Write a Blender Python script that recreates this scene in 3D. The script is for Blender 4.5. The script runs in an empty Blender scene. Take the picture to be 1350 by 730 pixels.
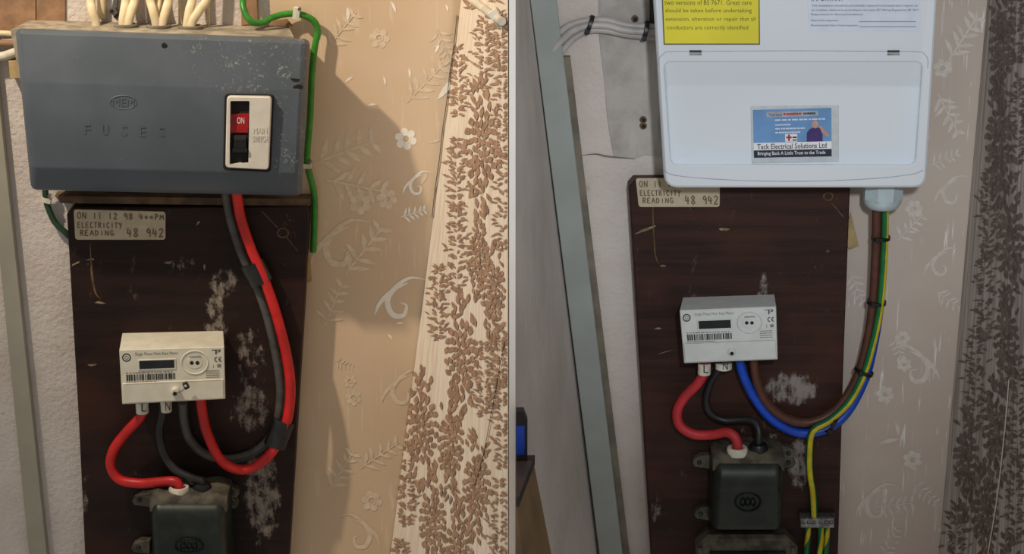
import bpy, math, random
from mathutils import Vector, Matrix
random.seed(7)
# ------------------------------------------------------------------ camera, light, exposure
D, PITCH, ZC = 3.0, math.radians(17), 1.2
CP, SP = math.cos(PITCH), math.sin(PITCH)
F = 1000.0 * D / CP                       # focal length in pixels of the 1350x730 frame
SC = bpy.context.scene
C = SC.collection
CAM = Vector((0.675, -D, ZC + D * math.tan(PITCH)))
cam = bpy.data.cameras.new('camera'); camo = bpy.data.objects.new('camera', cam); C.objects.link(camo)
camo.location = CAM; camo.rotation_euler = (math.pi / 2 - PITCH, 0, 0)
cam.sensor_fit = 'HORIZONTAL'; cam.sensor_width = 36.0; cam.lens = F / 1350 * 36; cam.clip_start = 0.05
SC.camera = camo
SC.view_settings.view_transform = 'Standard'; SC.view_settings.look = 'None'
SC.view_settings.gamma = 1.0; SC.view_settings.exposure = 0.0
SC.view_settings.use_curve_mapping = False
world = bpy.data.worlds.new('world'); SC.world = world; world.use_nodes = True
world.node_tree.nodes['Background'].inputs[0].default_value = (1.0, 0.93, 0.85, 1)
world.node_tree.nodes['Background'].inputs[1].default_value = 0.30

def spot(name, loc, target, energy, color, size_deg, blend, radius):
    l = bpy.data.lights.new(name, 'SPOT'); o = bpy.data.objects.new(name, l); C.objects.link(o)
    l.energy = energy; l.color = color; l.spot_size = math.radians(size_deg); l.spot_blend = blend
    l.shadow_soft_size = radius
    o.location = loc
    o.rotation_euler = (Vector(target) - Vector(loc)).to_track_quat('-Z', 'Y').to_euler()
    return o
# warm work lamp hung up on the left, cool torch held in front of the right bay
spot('work_lamp', (-0.32, -0.57, 2.40), (0.42, 0.0, 1.52), 70, (1.0, 0.83, 0.63), 64, 0.9, 0.022)
spot('torch_lamp', (0.97, -2.3, 2.15), (1.03, 0.0, 1.46), 84, (0.94, 0.975, 1.0), 30, 1.0, 0.06)

# ------------------------------------------------------------------ pixel helpers
def ray(px, py):
    x, y = (px - 675) / F, -(py - 365) / F
    return Vector((x, CP + y * SP, -SP + y * CP))
def P(px, py, d=0.0):                      # the point at distance d in front of the back wall
    r = ray(px, py); t = (-d - CAM.y) / r.y
    return CAM + r * t
def zcam(p):
    v = p - CAM
    return v.y * CP - v.z * SP
def lerp(a, b, t): return a + (b - a) * t
def lin(c): return tuple((v / 12.92 if v <= .04045 else ((v + .055) / 1.055) ** 2.4) for v in (x / 255 for x in c))

# ------------------------------------------------------------------ materials
class NT:
    def __init__(s, name):
        s.m = bpy.data.materials.new(name); s.m.use_nodes = True
        s.t = s.m.node_tree; s.b = s.t.nodes['Principled BSDF']
    def n(s, typ, **kw):
        o = s.t.nodes.new(typ)
        for k, v in kw.items(): setattr(o, k, v)
        return o
    def l(s, a, b): s.t.links.new(a, b)
    def coord(s, scale=(1, 1, 1), off=(0, 0, 0)):
        tc = s.n('ShaderNodeTexCoord'); mp = s.n('ShaderNodeMapping')
        mp.inputs['Location'].default_value = off; mp.inputs['Scale'].default_value = scale
        s.l(tc.outputs['Object'], mp.inputs['Vector']); return mp.outputs[0]
    def noise(s, scale, detail=4, vec=None, rough=.55, dist=0):
        o = s.n('ShaderNodeTexNoise'); o.inputs['Scale'].default_value = scale; o.inputs['Detail'].default_value = detail
        o.inputs['Roughness'].default_value = rough; o.inputs['Distortion'].default_value = dist
        s.l(vec if vec is not None else s.coord(), o.inputs['Vector']); return o.outputs['Fac']
    def ramp(s, fac, a, b):                # smooth 0..1 between a and b
        o = s.n('ShaderNodeMapRange'); o.interpolation_type = 'SMOOTHSTEP'
        o.inputs['From Min'].default_value = a; o.inputs['From Max'].default_value = b
        s.l(fac, o.inputs['Value']); return o.outputs['Result']
    def math(s, op, a, b):
        o = s.n('ShaderNodeMath', operation=op)
        for i, v in enumerate((a, b)):
            if isinstance(v, (int, float)): o.inputs[i].default_value = v
            else: s.l(v, o.inputs[i])
        return o.outputs[0]
    def mix(s, fac, a, b):
        o = s.n('ShaderNodeMix', data_type='RGBA')
        if isinstance(fac, (int, float)): o.inputs[0].default_value = fac
        else: s.l(fac, o.inputs[0])
        for i, v in ((6, a), (7, b)):
            if isinstance(v, tuple): o.inputs[i].default_value = (*lin(v), 1)
            else: s.l(v, o.inputs[i])
        return o.outputs[2]
    def blob(s, c, rx, rz):                # soft ellipse mask in the wall plane, object space
        v = s.coord((1 / rx, 0, 1 / rz), (-c[0] / rx, 0, -c[1] / rz))
        o = s.n('ShaderNodeVectorMath', operation='LENGTH'); s.l(v, o.inputs[0])
        return s.ramp(o.outputs['Value'], 1.0, 0.35)
    def bump(s, h, strength, dist=.001):
        o = s.n('ShaderNodeBump'); o.inputs['Strength'].default_value = strength; o.inputs['Distance'].default_value = dist
        s.l(h, o.inputs['Height']); s.l(o.outputs[0], s.b.inputs['Normal'])
    def done(s, col, rough=.6, metal=0, spec=.5):
        if isinstance(col, tuple): s.b.inputs['Base Color'].default_value = (*lin(col), 1)
        else: s.l(col, s.b.inputs['Base Color'])
        if isinstance(rough, (int, float)): s.b.inputs['Roughness'].default_value = rough
        else: s.l(rough, s.b.inputs['Roughness'])
        s.b.inputs['Metallic'].default_value = metal; s.b.inputs['Specular IOR Level'].default_value = spec
        return s.m
def plain(name, c, rough=.5, metal=0, var=.12, scale=60, bump=0.0, spec=.5):
    n = NT(name); f = n.noise(scale, 3)
    d = tuple(max(0, int(v * (1 - var))) for v in c)
    col = n.mix(n.ramp(f, .35, .65), c, d)
    if bump: n.bump(n.noise(scale * 2.5, 3), bump)
    return n.done(col, rough, metal, spec)

M = {}
M['cream_plastic'] = plain('cream_plastic', (226, 222, 205), .45, var=.04)
M['grey_white_plastic'] = plain('grey_white_plastic', (214, 220, 220), .4, var=.03)
M['unit_white'] = plain('unit_white', (222, 231, 240), .3, var=0, scale=5)
M['gland_plastic'] = plain('gland_plastic', (190, 208, 214), .35, var=.05)
M['black_plastic'] = plain('black_plastic', (20, 20, 22), .4)
M['dark_grey'] = plain('dark_grey', (52, 50, 46), .6)
M['ink'] = plain('ink', (55, 55, 58), .6)
M['pale_ink'] = plain('pale_ink', (140, 138, 130), .6)
M['sticker_ink'] = plain('sticker_ink', (96, 92, 18), .6)
M['red_ink'] = plain('red_ink', (190, 40, 50), .6)
M['white_ink'] = plain('white_ink', (235, 238, 242), .5, var=.02)
M['pencil'] = plain('pencil', (118, 102, 86), .8)
M['lcd'] = plain('lcd', (28, 36, 40), .15, var=.3, scale=20)
M['red_tab'] = plain('red_tab', (168, 16, 20), .4)
M['bezel_white'] = plain('bezel_white', (222, 218, 208), .4, var=.04)
M['red_cable'] = plain('red_cable', (216, 34, 34), .42, var=.14, scale=35)
M['dusty_red_cable'] = plain('dusty_red_cable', (205, 50, 60), .5, var=.12, scale=35)
M['black_cable'] = plain('black_cable', (40, 42, 46), .42, var=.3, scale=40)
M['grey_cable'] = plain('grey_cable', (84, 84, 82), .5, var=.25, scale=40)
M['brown_cable'] = plain('brown_cable', (90, 54, 42), .45)
M['blue_cable'] = plain('blue_cable', (14, 78, 205), .4)
M['green_cable'] = plain('green_cable', (54, 142, 42), .4, var=.12)
M['dark_green_cable'] = plain('dark_green_cable', (40, 74, 52), .45)
M['earth_green'] = plain('earth_green', (18, 112, 58), .42)
M['earth_yellow'] = plain('earth_yellow', (214, 196, 30), .42)
M['cream_cable'] = plain('cream_cable', (232, 214, 176), .5, var=.14, scale=30)
M['white_cable'] = plain('white_cable', (222, 214, 196), .45, var=.1, scale=30)
M['pale_grey_cable'] = plain('pale_grey_cable', (190, 186, 184), .45, var=.14, scale=25)
M['clip_white'] = plain('clip_white', (232, 228, 214), .4)
M['tape_black'] = plain('tape_black', (38, 38, 40), .35, var=.3, bump=.3)
M['steel'] = plain('steel', (150, 150, 148), .35, .9)
M['block_steel'] = plain('block_steel', (160, 164, 166), .45, .7, var=.35, scale=120)
M['trunk_grey'] = plain('trunk_grey', (158, 166, 164), .5, var=.05, scale=14, bump=.05)
M['trunk_warm'] = plain('trunk_warm', (166, 163, 148), .5, var=.05, scale=14, bump=.05)
M['trunk_edge'] = plain('trunk_edge', (128, 122, 108), .7, var=.2, scale=25)
M['cast_iron'] = plain('cast_iron', (32, 42, 36), .4, 0.1, var=.35, scale=45, bump=.15)
M['cast_dusty'] = plain('cast_dusty', (98, 93, 80), .75, var=.4, scale=50, bump=.3)
M['scrap_paper'] = plain('scrap_paper', (188, 164, 116), .8, var=.12)
M['tan_wood'] = plain('tan_wood', (136, 112, 82), .6, var=.14, scale=14)
M['dark_wood'] = plain('dark_wood', (58, 48, 44), .5, var=.2, scale=22)
M['brown_timber'] = plain('brown_timber', (164, 128, 98), .8, var=.16, scale=50, bump=.2)  # brown of the timber strip, also of the wall shadow built as panels
M['blue_screen'] = plain('blue_screen', (16, 68, 190), .25, var=.2, scale=30)
M['card_blue'] = plain('card_blue', (112, 160, 216), .35, var=.1, scale=18)
M['card_navy'] = plain('card_navy', (36, 44, 66), .4)
M['card_purple'] = plain('card_purple', (66, 44, 118), .5)
M['card_skin'] = plain('card_skin', (206, 164, 148), .5)
M['sleeve'] = plain('sleeve', (204, 212, 218), .15, var=.04, scale=90)
M['sheet_white'] = plain('sheet_white', (214, 224, 242), .4, var=.02)
M['sticker_yellow'] = plain('sticker_yellow', (232, 222, 52), .4, var=.05, scale=10)
M['sticker_border'] = plain('sticker_border', (96, 92, 60), .5)
M['seam'] = plain('seam', (176, 184, 196), .5)
M['trim_white'] = plain('trim_white', (250, 250, 250), .6, var=.01)
M['plug_brown'] = plain('plug_brown', (120, 100, 74), .8, var=.3, scale=200)
M['hole_dark'] = plain('hole_dark', (24, 20, 17), .8)
M['label_card'] = plain('label_card', (198, 184, 160), .7, var=.07, scale=40)

def mk_plaster():
    n = NT('rough_plaster'); a = n.noise(9, 4); b = n.noise(150, 3); c = n.noise(45, 4)
    col = n.mix(n.ramp(a, .35, .7), (216, 209, 204), (203, 192, 186))
    col = n.mix(n.math('MULTIPLY', n.ramp(c, .66, .74), .35), col, (150, 138, 126))
    h = n.math('ADD', b, n.math('MULTIPLY', c, .8)); n.bump(h, .55, .0035)
    return n.done(col, .75, 0, .3)
M['plaster'] = mk_plaster()
def mk_lining():
    n = NT('painted_lining'); a = n.noise(7, 4); b = n.noise(90, 4); w = n.noise(5, 2, n.coord((1, 1, .25)))
    col = n.mix(n.ramp(a, .3, .7), (210, 204, 200), (192, 186, 182))
    n.bump(n.math('ADD', n.math('MULTIPLY', b, .5), n.math('MULTIPLY', w, 4)), .5, .006)
    return n.done(col, .75, 0, .3)
M['lining'] = mk_lining()
def mk_bare():
    n = NT('bare_plaster'); a = n.noise(16, 6, rough=.7); b = n.noise(60, 4); s = n.noise(30, 3, n.coord((1, 1, .2)))
    col = n.mix(n.ramp(a, .35, .65), (190, 186, 182), (166, 162, 158))
    col = n.mix(n.math('MULTIPLY', n.ramp(s, .58, .7), .6), col, (208, 206, 204))
    n.bump(b, .3, .002); return n.done(col, .8, 0, .3)
M['bare'] = mk_bare()
def mk_paper(name, c1, c2, streak, amount):
    n = NT(name); a = n.noise(5, 3); st = n.noise(1, 3, n.coord((230, 230, 14))); fine = n.noise(1, 3, n.coord((420, 420, 60)))
    gate = n.noise(14, 2)
    col = n.mix(n.ramp(a, .3, .7), c1, c2)
    fac = n.math('MULTIPLY', n.math('MULTIPLY', n.ramp(st, .6, .64), n.ramp(gate, .42, .6)), amount)
    col = n.mix(fac, col, streak)
    n.bump(fine, .12, .0008)
    return n.done(col, .42, 0, .5)
M['paper_beige'] = mk_paper('paper_beige', (222, 198, 168), (212, 186, 154), (238, 220, 196), .4)
M['paper_grey'] = mk_paper('paper_grey', (200, 188, 178), (190, 176, 166), (232, 228, 224), .9)
M['pearl'] = plain('pearl', (252, 246, 232), .3, var=.03, scale=120)  # brighter print colour, the sheen of the lit motifs is put into it
M['pearl_soft'] = plain('pearl_soft', (232, 212, 184), .35, var=.06, scale=120)
M['pearl_grey'] = plain('pearl_grey', (218, 210, 202), .35, var=.06, scale=120)
def mk_stripe(name, c1, c2):
    n = NT(name); st = n.noise(1, 4, n.coord((150, 150, 3))); f = n.noise(120, 3)
    col = n.mix(n.ramp(st, .42, .6), c1, c2)
    n.bump(f, .15, .001); return n.done(col, .6, 0, .3)
M['floral_ground'] = mk_stripe('floral_ground', (238, 228, 214), (224, 210, 192))
M['floral_ground_grey'] = mk_stripe('floral_ground_grey', (190, 182, 176), (150, 142, 136))
M['floral_brown'] = plain('floral_brown', (180, 146, 122), .6, var=.22, scale=90)
M['floral_dark'] = plain('floral_dark', (124, 106, 98), .6, var=.28, scale=90)

def mk_board(name, org, base, dark, smears, grain=(70, 70, 4), smearcol=(150, 140, 130)):
    n = NT(name); g = n.noise(1, 6, n.coord(grain), .65); big = n.noise(6, 3); sc = n.noise(60, 7, rough=.72); sp = n.noise(170, 4)
    scz = n.noise(1, 6, n.coord((140, 140, 45)), .7)
    col = n.mix(n.ramp(g, .35, .65), base, dark)
    col = n.mix(n.math('MULTIPLY', n.ramp(big, .5, .75), .6), col, tuple(int(v * 1.35) for v in base))
    col = n.mix(n.math('MULTIPLY', n.ramp(sp, .74, .8), .5), col, (160, 140, 120))
    red = n.noise(3.5, 4, n.coord((1, 1, 1.6), (3, 0, 1)))
    col = n.mix(n.math('MULTIPLY', n.ramp(red, .45, .7), .55), col, (74, 42, 30))
    fine = n.noise(1, 7, n.coord((55, 55, 22)), .78)
    col = n.mix(n.math('MULTIPLY', n.ramp(fine, .6, .74), .32), col, (132, 112, 96))
    for (x, y, rx, rz, lo) in smears:
        lo -= .03
        p = P(x, y, .03) - org
        m = n.blob((p.x, p.z), rx / 1000, rz / 1000)
        v = n.math('ADD', n.math('MULTIPLY', sc, .5), n.math('MULTIPLY', scz, .5))
        f = n.ramp(n.math('ADD', v, n.math('MULTIPLY', n.math('SUBTRACT', m, 1), .35)), lo, lo + .16)
        col = n.mix(n.math('MULTIPLY', f, .7), col, smearcol)
    n.bump(n.math('ADD', g, sc), .25, .001)
    return n.done(col, .5, 0, .25)
def mk_fusebox(org):
    n = NT('grey_enamel'); a = n.noise(11, 3); s = n.noise(260, 5, rough=.75); s2 = n.noise(45, 5, rough=.7)
    col = n.mix(n.ramp(a, .3, .7), (88, 97, 108), (79, 89, 98))
    for (x, y, rx, rz, lo) in ((335, 80, 120, 60, .545), (375, 190, 45, 80, .54), (140, 222, 70, 26, .6), (200, 75, 200, 50, .62)):
        p = P(x, y, .1) - org
        f = n.math('MULTIPLY', n.ramp(n.math('ADD', n.math('MULTIPLY', s, .6), n.math('MULTIPLY', s2, .4)), lo, lo + .08), n.blob((p.x, p.z), rx / 1000, rz / 1000))
        col = n.mix(n.math('MULTIPLY', f, .5), col, (188, 188, 184))
    return n.done(col, .45, 0, .45)

# ------------------------------------------------------------------ mesh helpers
class MB:
    def __init__(s): s.v = []; s.f = []; s.mi = []
    def face(s, pts, mi=0):
        i = len(s.v); s.v += [Vector(p) for p in pts]; s.f.append(list(range(i, i + len(pts)))); s.mi.append(mi)
    def rings(s, rr, cap0=True, cap1=True, closed=True, mi=None):
        i = len(s.v); n = len(rr[0])
        for r in rr: s.v += [Vector(p) for p in r]
        for k in range(len(rr) - 1):
            for j in range(n if closed else n - 1):
                a, b = i + k * n + j, i + k * n + (j + 1) % n
                s.f.append([a, b, b + n, a + n]); s.mi.append(mi(j) if mi else 0)
        if cap0: s.f.append([i + j for j in range(n)][::-1]); s.mi.append(0)
        if cap1: s.f.append([i + (len(rr) - 1) * n + j for j in range(n)]); s.mi.append(0)
        return s
    def box(s, c, size, rot=None):
        x, y, z = (v / 2 for v in size); R = rot or Matrix()
        q = [Vector(c) + (R @ Vector((a * x, b * y, e * z))) for a in (-1, 1) for b in (-1, 1) for e in (-1, 1)]
        for f in ((0, 1, 3, 2), (4, 6, 7, 5), (0, 4, 5, 1), (2, 3, 7, 6), (0, 2, 6, 4), (1, 5, 7, 3)): s.face([q[k] for k in f])
        return s
ORG = {}
def origin_of(o): return ORG.get(o.name, Vector((0, 0, 0)))
def obj(name, mb, mat, parent=None, angle=35, smooth=True):
    mats = mat if isinstance(mat, (list, tuple)) else [mat]
    if parent is not None: org = origin_of(parent)
    else:
        xs = [v.x for v in mb.v]; ys = [v.y for v in mb.v]; zs = [v.z for v in mb.v]
        org = Vector(((min(xs) + max(xs)) / 2, max(ys), min(zs)))
    me = bpy.data.meshes.new(name); me.from_pydata([tuple(v - org) for v in mb.v], [], mb.f)
    import bmesh
    bm = bmesh.new(); bm.from_mesh(me)
    for f, k in zip(bm.faces, mb.mi): f.material_index = k
    bmesh.ops.remove_doubles(bm, verts=bm.verts, dist=1e-6)
    bmesh.ops.recalc_face_normals(bm, faces=bm.faces)
    bm.to_mesh(me); bm.free()
    for m in mats: me.materials.append(M[m] if isinstance(m, str) else m)
    if smooth:
        for p in me.polygons: p.use_smooth = True
        me.set_sharp_from_angle(angle=math.radians(angle))
    o = bpy.data.objects.new(name, me); C.objects.link(o)
    if parent is not None: o.parent = parent
    else: o.location = org
    ORG[o.name] = org.copy()
    return o
def tag(o, label, cat, group=None):
    o['label'] = label; o['category'] = cat
    if group: o['group'] = group
    return o
def struct(o, label=None):
    o['kind'] = 'structure'
    if label: o['label'] = label; o['category'] = 'wall'
    return o
def thing(name, label, cat, loc, group=None):
    o = bpy.data.objects.new(name, None); C.objects.link(o); o.location = loc; o.empty_display_size = .02
    ORG[o.name] = Vector(loc); return tag(o, label, cat, group)
def rrect(q, r, seg=4):                    # rounded quad in pixels, corners TL TR BR BL
    out = []
    q = [Vector(p) for p in q]
    rs = r if isinstance(r, (list, tuple)) else [r] * 4
    for i in range(4):
        p, a, b = q[i], (q[i - 1] - q[i]).normalized(), (q[(i + 1) % 4] - q[i]).normalized()
        s, e = p + a * rs[i], p + b * rs[i]
        for k in range(seg + 1):
            t = k / seg; out.append(tuple((1 - t) ** 2 * s + 2 * t * (1 - t) * p + t * t * e))
    return out
def inset(poly, k):
    n = len(poly); v = [Vector(p) for p in poly]; out = []
    area = sum(v[i].x * v[(i + 1) % n].y - v[(i + 1) % n].x * v[i].y for i in range(n))
    sg = 1 if area > 0 else -1
    for i in range(n):
        e1 = v[i] - v[i - 1]; e2 = v[(i + 1) % n] - v[i]
        if e1.length < 1e-9: e1 = e2
        if e2.length < 1e-9: e2 = e1
        nn = Vector((-e1.y, e1.x)).normalized() + Vector((-e2.y, e2.x)).normalized()
        if nn.length < 1e-6: nn = Vector((-e1.y, e1.x))
        out.append(tuple(v[i] + nn.normalized() * sg * k))
    return out
def ring(poly, d): return [P(x, y, d) for x, y in poly]
def atd(r, d, dx=0): return [Vector((p.x + dx, -d, p.z)) for p in r]
def plate(poly, d0, d1, bev=1.0, mb=None):  # a slab, front outline given in pixels at d1
    mb = mb or MB(); a = ring(poly, d1); b = ring(inset(poly, bev), d1)
    mb.rings([atd(a, d0), atd(a, d1 - bev * .001), b]); return mb
def flat(poly, d, mb=None):
    mb = mb or MB(); mb.face(ring(poly, d + jit() * .3)); return mb
def ell(cx, cy, rx, ry, n=24): return [(cx + rx * math.cos(2 * math.pi * k / n), cy + ry * math.sin(2 * math.pi * k / n)) for k in range(n)]
def annulus(cx, cy, rx, ry, w, d, mb=None, rise=0.0006, n=32):
    mb = mb or MB(); o, i, m = ell(cx, cy, rx, ry, n), ell(cx, cy, rx - w, ry - w, n), ell(cx, cy, rx - w / 2, ry - w / 2, n)
    mb.rings([ring(o, d), ring(m, d + rise), ring(i, d)], False, False); return mb
def crom(pts, sub=8):
    out = []; n = len(pts)
    for i in range(n - 1):
        p0, p1, p2, p3 = pts[max(i - 1, 0)], pts[i], pts[i + 1], pts[min(i + 2, n - 1)]
        for k in range(sub):
            t = k / sub
            out.append(.5 * ((2 * p1) + (p2 - p0) * t + (2 * p0 - 5 * p1 + 4 * p2 - p3) * t * t + (3 * p1 - p0 - 3 * p2 + p3) * t ** 3))
    out.append(pts[-1].copy()); return out
def sweep(path, r, seg=12, mb=None, mi=None, flatten=1.0, twist=0.0):
    mb = mb or MB(); rr = []; n = len(path); up = Vector((0, -1, 0))
    for i, p in enumerate(path):
        t = (path[min(i + 1, n - 1)] - path[max(i - 1, 0)]).normalized()
        a = t.cross(up)
        if a.length < .05: a = t.cross(Vector((1, 0, 0)))
        a.normalize(); b = t.cross(a).normalized()
        rad = r[i] if isinstance(r, list) else r
        ph = twist * i / n
        rr.append([p + a * rad * math.cos(2 * math.pi * k / seg + ph) + b * rad * flatten * math.sin(2 * math.pi * k / seg + ph) for k in range(seg)])
    mb.rings(rr, mi=mi); return mb
def cable_path(pts, sub=8): return crom([p if isinstance(p, Vector) else P(*p) for p in pts], sub)
JIT = [0]
def jit():
    JIT[0] = (JIT[0] + 1) % 23
    return JIT[0] * 1.2e-5
def ribbon(pts, w, d, mb=None, taper=False, mp=None):      # flat stroke on a wall-parallel plane, pixels
    mb = mb or MB(); mp = mp or (lambda x, y: P(x, y, d)); n = len(pts); L = []
    for i in range(n):
        a, b = Vector(pts[max(i - 1, 0)]), Vector(pts[min(i + 1, n - 1)]); t = (b - a)
        t = t.normalized() if t.length else Vector((1, 0)); nn = Vector((-t.y, t.x))
        ww = w / 2 * ((math.sin(math.pi * (i + .6) / (n + .2))) if taper else 1)
        p = Vector(pts[i]); L.append((p + nn * ww, p - nn * ww))
    for i in range(n - 1):
        o = Vector((0, -jit(), 0))
        mb.face([mp(*L[i][0]) + o, mp(*L[i + 1][0]) + o, mp(*L[i + 1][1]) + o, mp(*L[i][1]) + o])
    return mb
def curve2(pts, sub=6): return [(p.x, p.y) for p in crom([Vector((x, y)) for x, y in pts], sub)]
def text(body, q, d, mb=None, raise_=0.0, bold=0.0):       # printed line fitted into the pixel quad q (TL TR BR BL)
    mb = mb or MB()
    cu = bpy.data.curves.new('text', 'FONT'); cu.body = body; cu.size = 1; cu.resolution_u = 2; cu.offset = bold
    if raise_: cu.extrude = .05
    o = bpy.data.objects.new('text', cu); C.objects.link(o)
    dg = bpy.context.evaluated_depsgraph_get(); dg.update()
    me = bpy.data.meshes.new_from_object(o.evaluated_get(dg))
    vs = [v.co.copy() for v in me.vertices]
    x0, x1 = min(v.x for v in vs), max(v.x for v in vs); y0, y1 = min(v.y for v in vs), max(v.y for v in vs)
    q = [Vector(p) for p in q]; i = len(mb.v)
    for v in vs:
        u, w = (v.x - x0) / (x1 - x0), 1 - (v.y - y0) / (y1 - y0)
        p = lerp(lerp(q[0], q[1], u), lerp(q[3], q[2], u), w)
        mb.v.append(P(p.x, p.y, d + (raise_ if v.z > 0 else 0)))
    for f in me.polygons: mb.f.append([i + k for k in f.vertices]); mb.mi.append(0)
    bpy.data.objects.remove(o); bpy.data.curves.remove(cu); bpy.data.meshes.remove(me)
    return mb
def R4(x0, y0, x1, y1): return [(x0, y0), (x1, y0), (x1, y1), (x0, y1)]
def sub(q, u0, v0, u1, v1):                # sub-quad of a pixel quad
    q = [Vector(p) for p in q]
    f = lambda u, v: tuple(lerp(lerp(q[0], q[1], u), lerp(q[3], q[2], u), v))
    return [f(u0, v0), f(u1, v0), f(u1, v1), f(u0, v1)]
def bil(q, u, v):
    q = [Vector(p) for p in q]; return tuple(lerp(lerp(q[0], q[1], u), lerp(q[3], q[2], u), v))
def dashes(q, d, mb=None, n=None, seed=1, h=.7):           # unreadable small print: runs of little strokes
    mb = mb or MB(); rnd = random.Random(seed); u = 0
    while u < 1:
        w = rnd.uniform(.03, .12); e = min(1, u + w)
        mb.face(ring(sub(q, u, (1 - h) / 2, e, (1 + h) / 2), d)); u = e + rnd.uniform(.012, .03)
    return mb

# ------------------------------------------------------------------ the setting
# back wall
mb = MB()
mb.box((.675, .06, 1.35), (2.9, .12, 3.4))
wall = struct(obj('wall_back', mb, 'plaster', smooth=False))
def sheet(name, poly, d, mat, parent, thick=.0012):
    return obj(name, plate(poly, 0.0, d, .4), mat, parent)

LC = lambda y: 608 - 93 * y / 730           # corner lines of the two bays in the photograph
RC = lambda y: 1302 - 64 * y / 730
TL_ = lambda y: 699 + 91 * y / 730
paperL = sheet('wallpaper', [(338, -120), (LC(-120), -120), (LC(850), 850), (374, 850), (398, 300)], .0012, 'paper_beige', wall)
paperL['label'] = 'shiny beige wallpaper with pale flowers and scrolls'
paperR = sheet('wallpaper', [(1100, -120), (RC(-120), -120), (RC(850), 850), (1090, 850)], .0012, 'paper_grey', wall)
paperR['label'] = 'greyish pink wallpaper with pearly flowers and streaks'
bare = sheet('plaster_patch', curve2([(789, -120), (789, 20), (791, 60), (797, 110), (800, 150), (806, 190), (809, 206)], 4) + [(835, 210), (850, 204), (872, 207), (900, 207), (900, -120)], .0016, 'bare', wall)
bare['label'] = 'bare grey plaster strip beside the white unit'
lip = obj('torn_edge', ribbon(curve2([(765, 205), (785, 203), (800, 206), (822, 208), (838, 209)], 5), 2.2, .0022, taper=True), 'trunk_edge', wall)
for (x, y) in ((837, 25), (848, 158), (848, 166)):
    p = obj('wall_plug', plate(ell(x, y, 5.5, 5.5, 12), 0, .0026, 1.5), 'plug_brown', wall)
    obj('plug_hole', flat(ell(x + .5, y + .5, 2.6, 2.8, 10), .0029), 'hole_dark', p)

# patch between a corner line on the back wall and a vertical line in front of it
class Patch:
    def __init__(s, cf, npx, nd): s.cf, s.npx, s.nd = cf, npx, nd
    def __call__(s, px, py, off=0.0):
        c = s.cf(py); A, B = P(c, py, 0), P(s.npx, py, s.nd)
        q = (px - c) / (s.npx - c); za, zb = zcam(A), zcam(B)
        t = q * za / (zb + q * (za - zb)) if abs(zb + q * (za - zb)) > 1e-9 else q
        p = A + (B - A) * t
        if off:
            n = (B - A).cross(Vector((0, 0, 1))).normalized()
            if n.y > 0: n = -n
            p = p + n * off
        return p
ND = .36  # partition depth shaped to keep the work lamp off the right bay
WL = Patch(LC, 671.5, ND); WR = Patch(TL_, 679.5, ND); WF = Patch(RC, 1420, .36)
ys = [-420 + 40 * k for k in range(34)]
def patch_mesh(W, a, b, off, n=10, mb=None):
    mb = mb or MB()
    for i in range(len(ys) - 1):
        for k in range(n):
            def q(y, t): return W(lerp(a(y), b(y), t), y, off)
            mb.face([q(ys[i], k / n), q(ys[i], (k + 1) / n), q(ys[i + 1], (k + 1) / n), q(ys[i + 1], k / n)])
    return mb
mb = patch_mesh(WL, LC, lambda y: 671.5, 0, 4); patch_mesh(WR, TL_, lambda y: 679.5, 0, 4, mb)
for i in range(len(ys) - 1):
    mb.face([P(671.5, ys[i], ND), P(679.5, ys[i], ND), P(679.5, ys[i + 1], ND), P(671.5, ys[i + 1], ND)])
wc = struct(obj('wall_centre', mb, 'lining', smooth=False))
mb = MB()
a, b = P(671.2, -420, ND), P(679.3, 900, ND)
mb.box(((a.x + b.x) / 2, -ND - .004, (a.z + b.z) / 2), (P(679.3, 365, ND).x - P(671.2, 365, ND).x, .008, abs(a.z - b.z)))
trim = struct(obj('trim_1', mb, 'trim_white'))
wr = struct(obj('wall_right', patch_mesh(WF, RC, lambda y: 1420, 0, 4), 'plaster', smooth=False))
fl = obj('wallpaper', patch_mesh(WL, lambda y: LC(y) + 1, lambda y: 671.0, .0012, 8), 'floral_ground', wc); fl['label'] = 'cream wallpaper with brown leafy damask'
fr = obj('wallpaper', patch_mesh(WF, lambda y: RC(y) + 1, lambda y: 1418, .0012, 8), 'floral_ground_grey', wr); fr['label'] = 'grey wallpaper with dull brown leafy damask'

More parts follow.
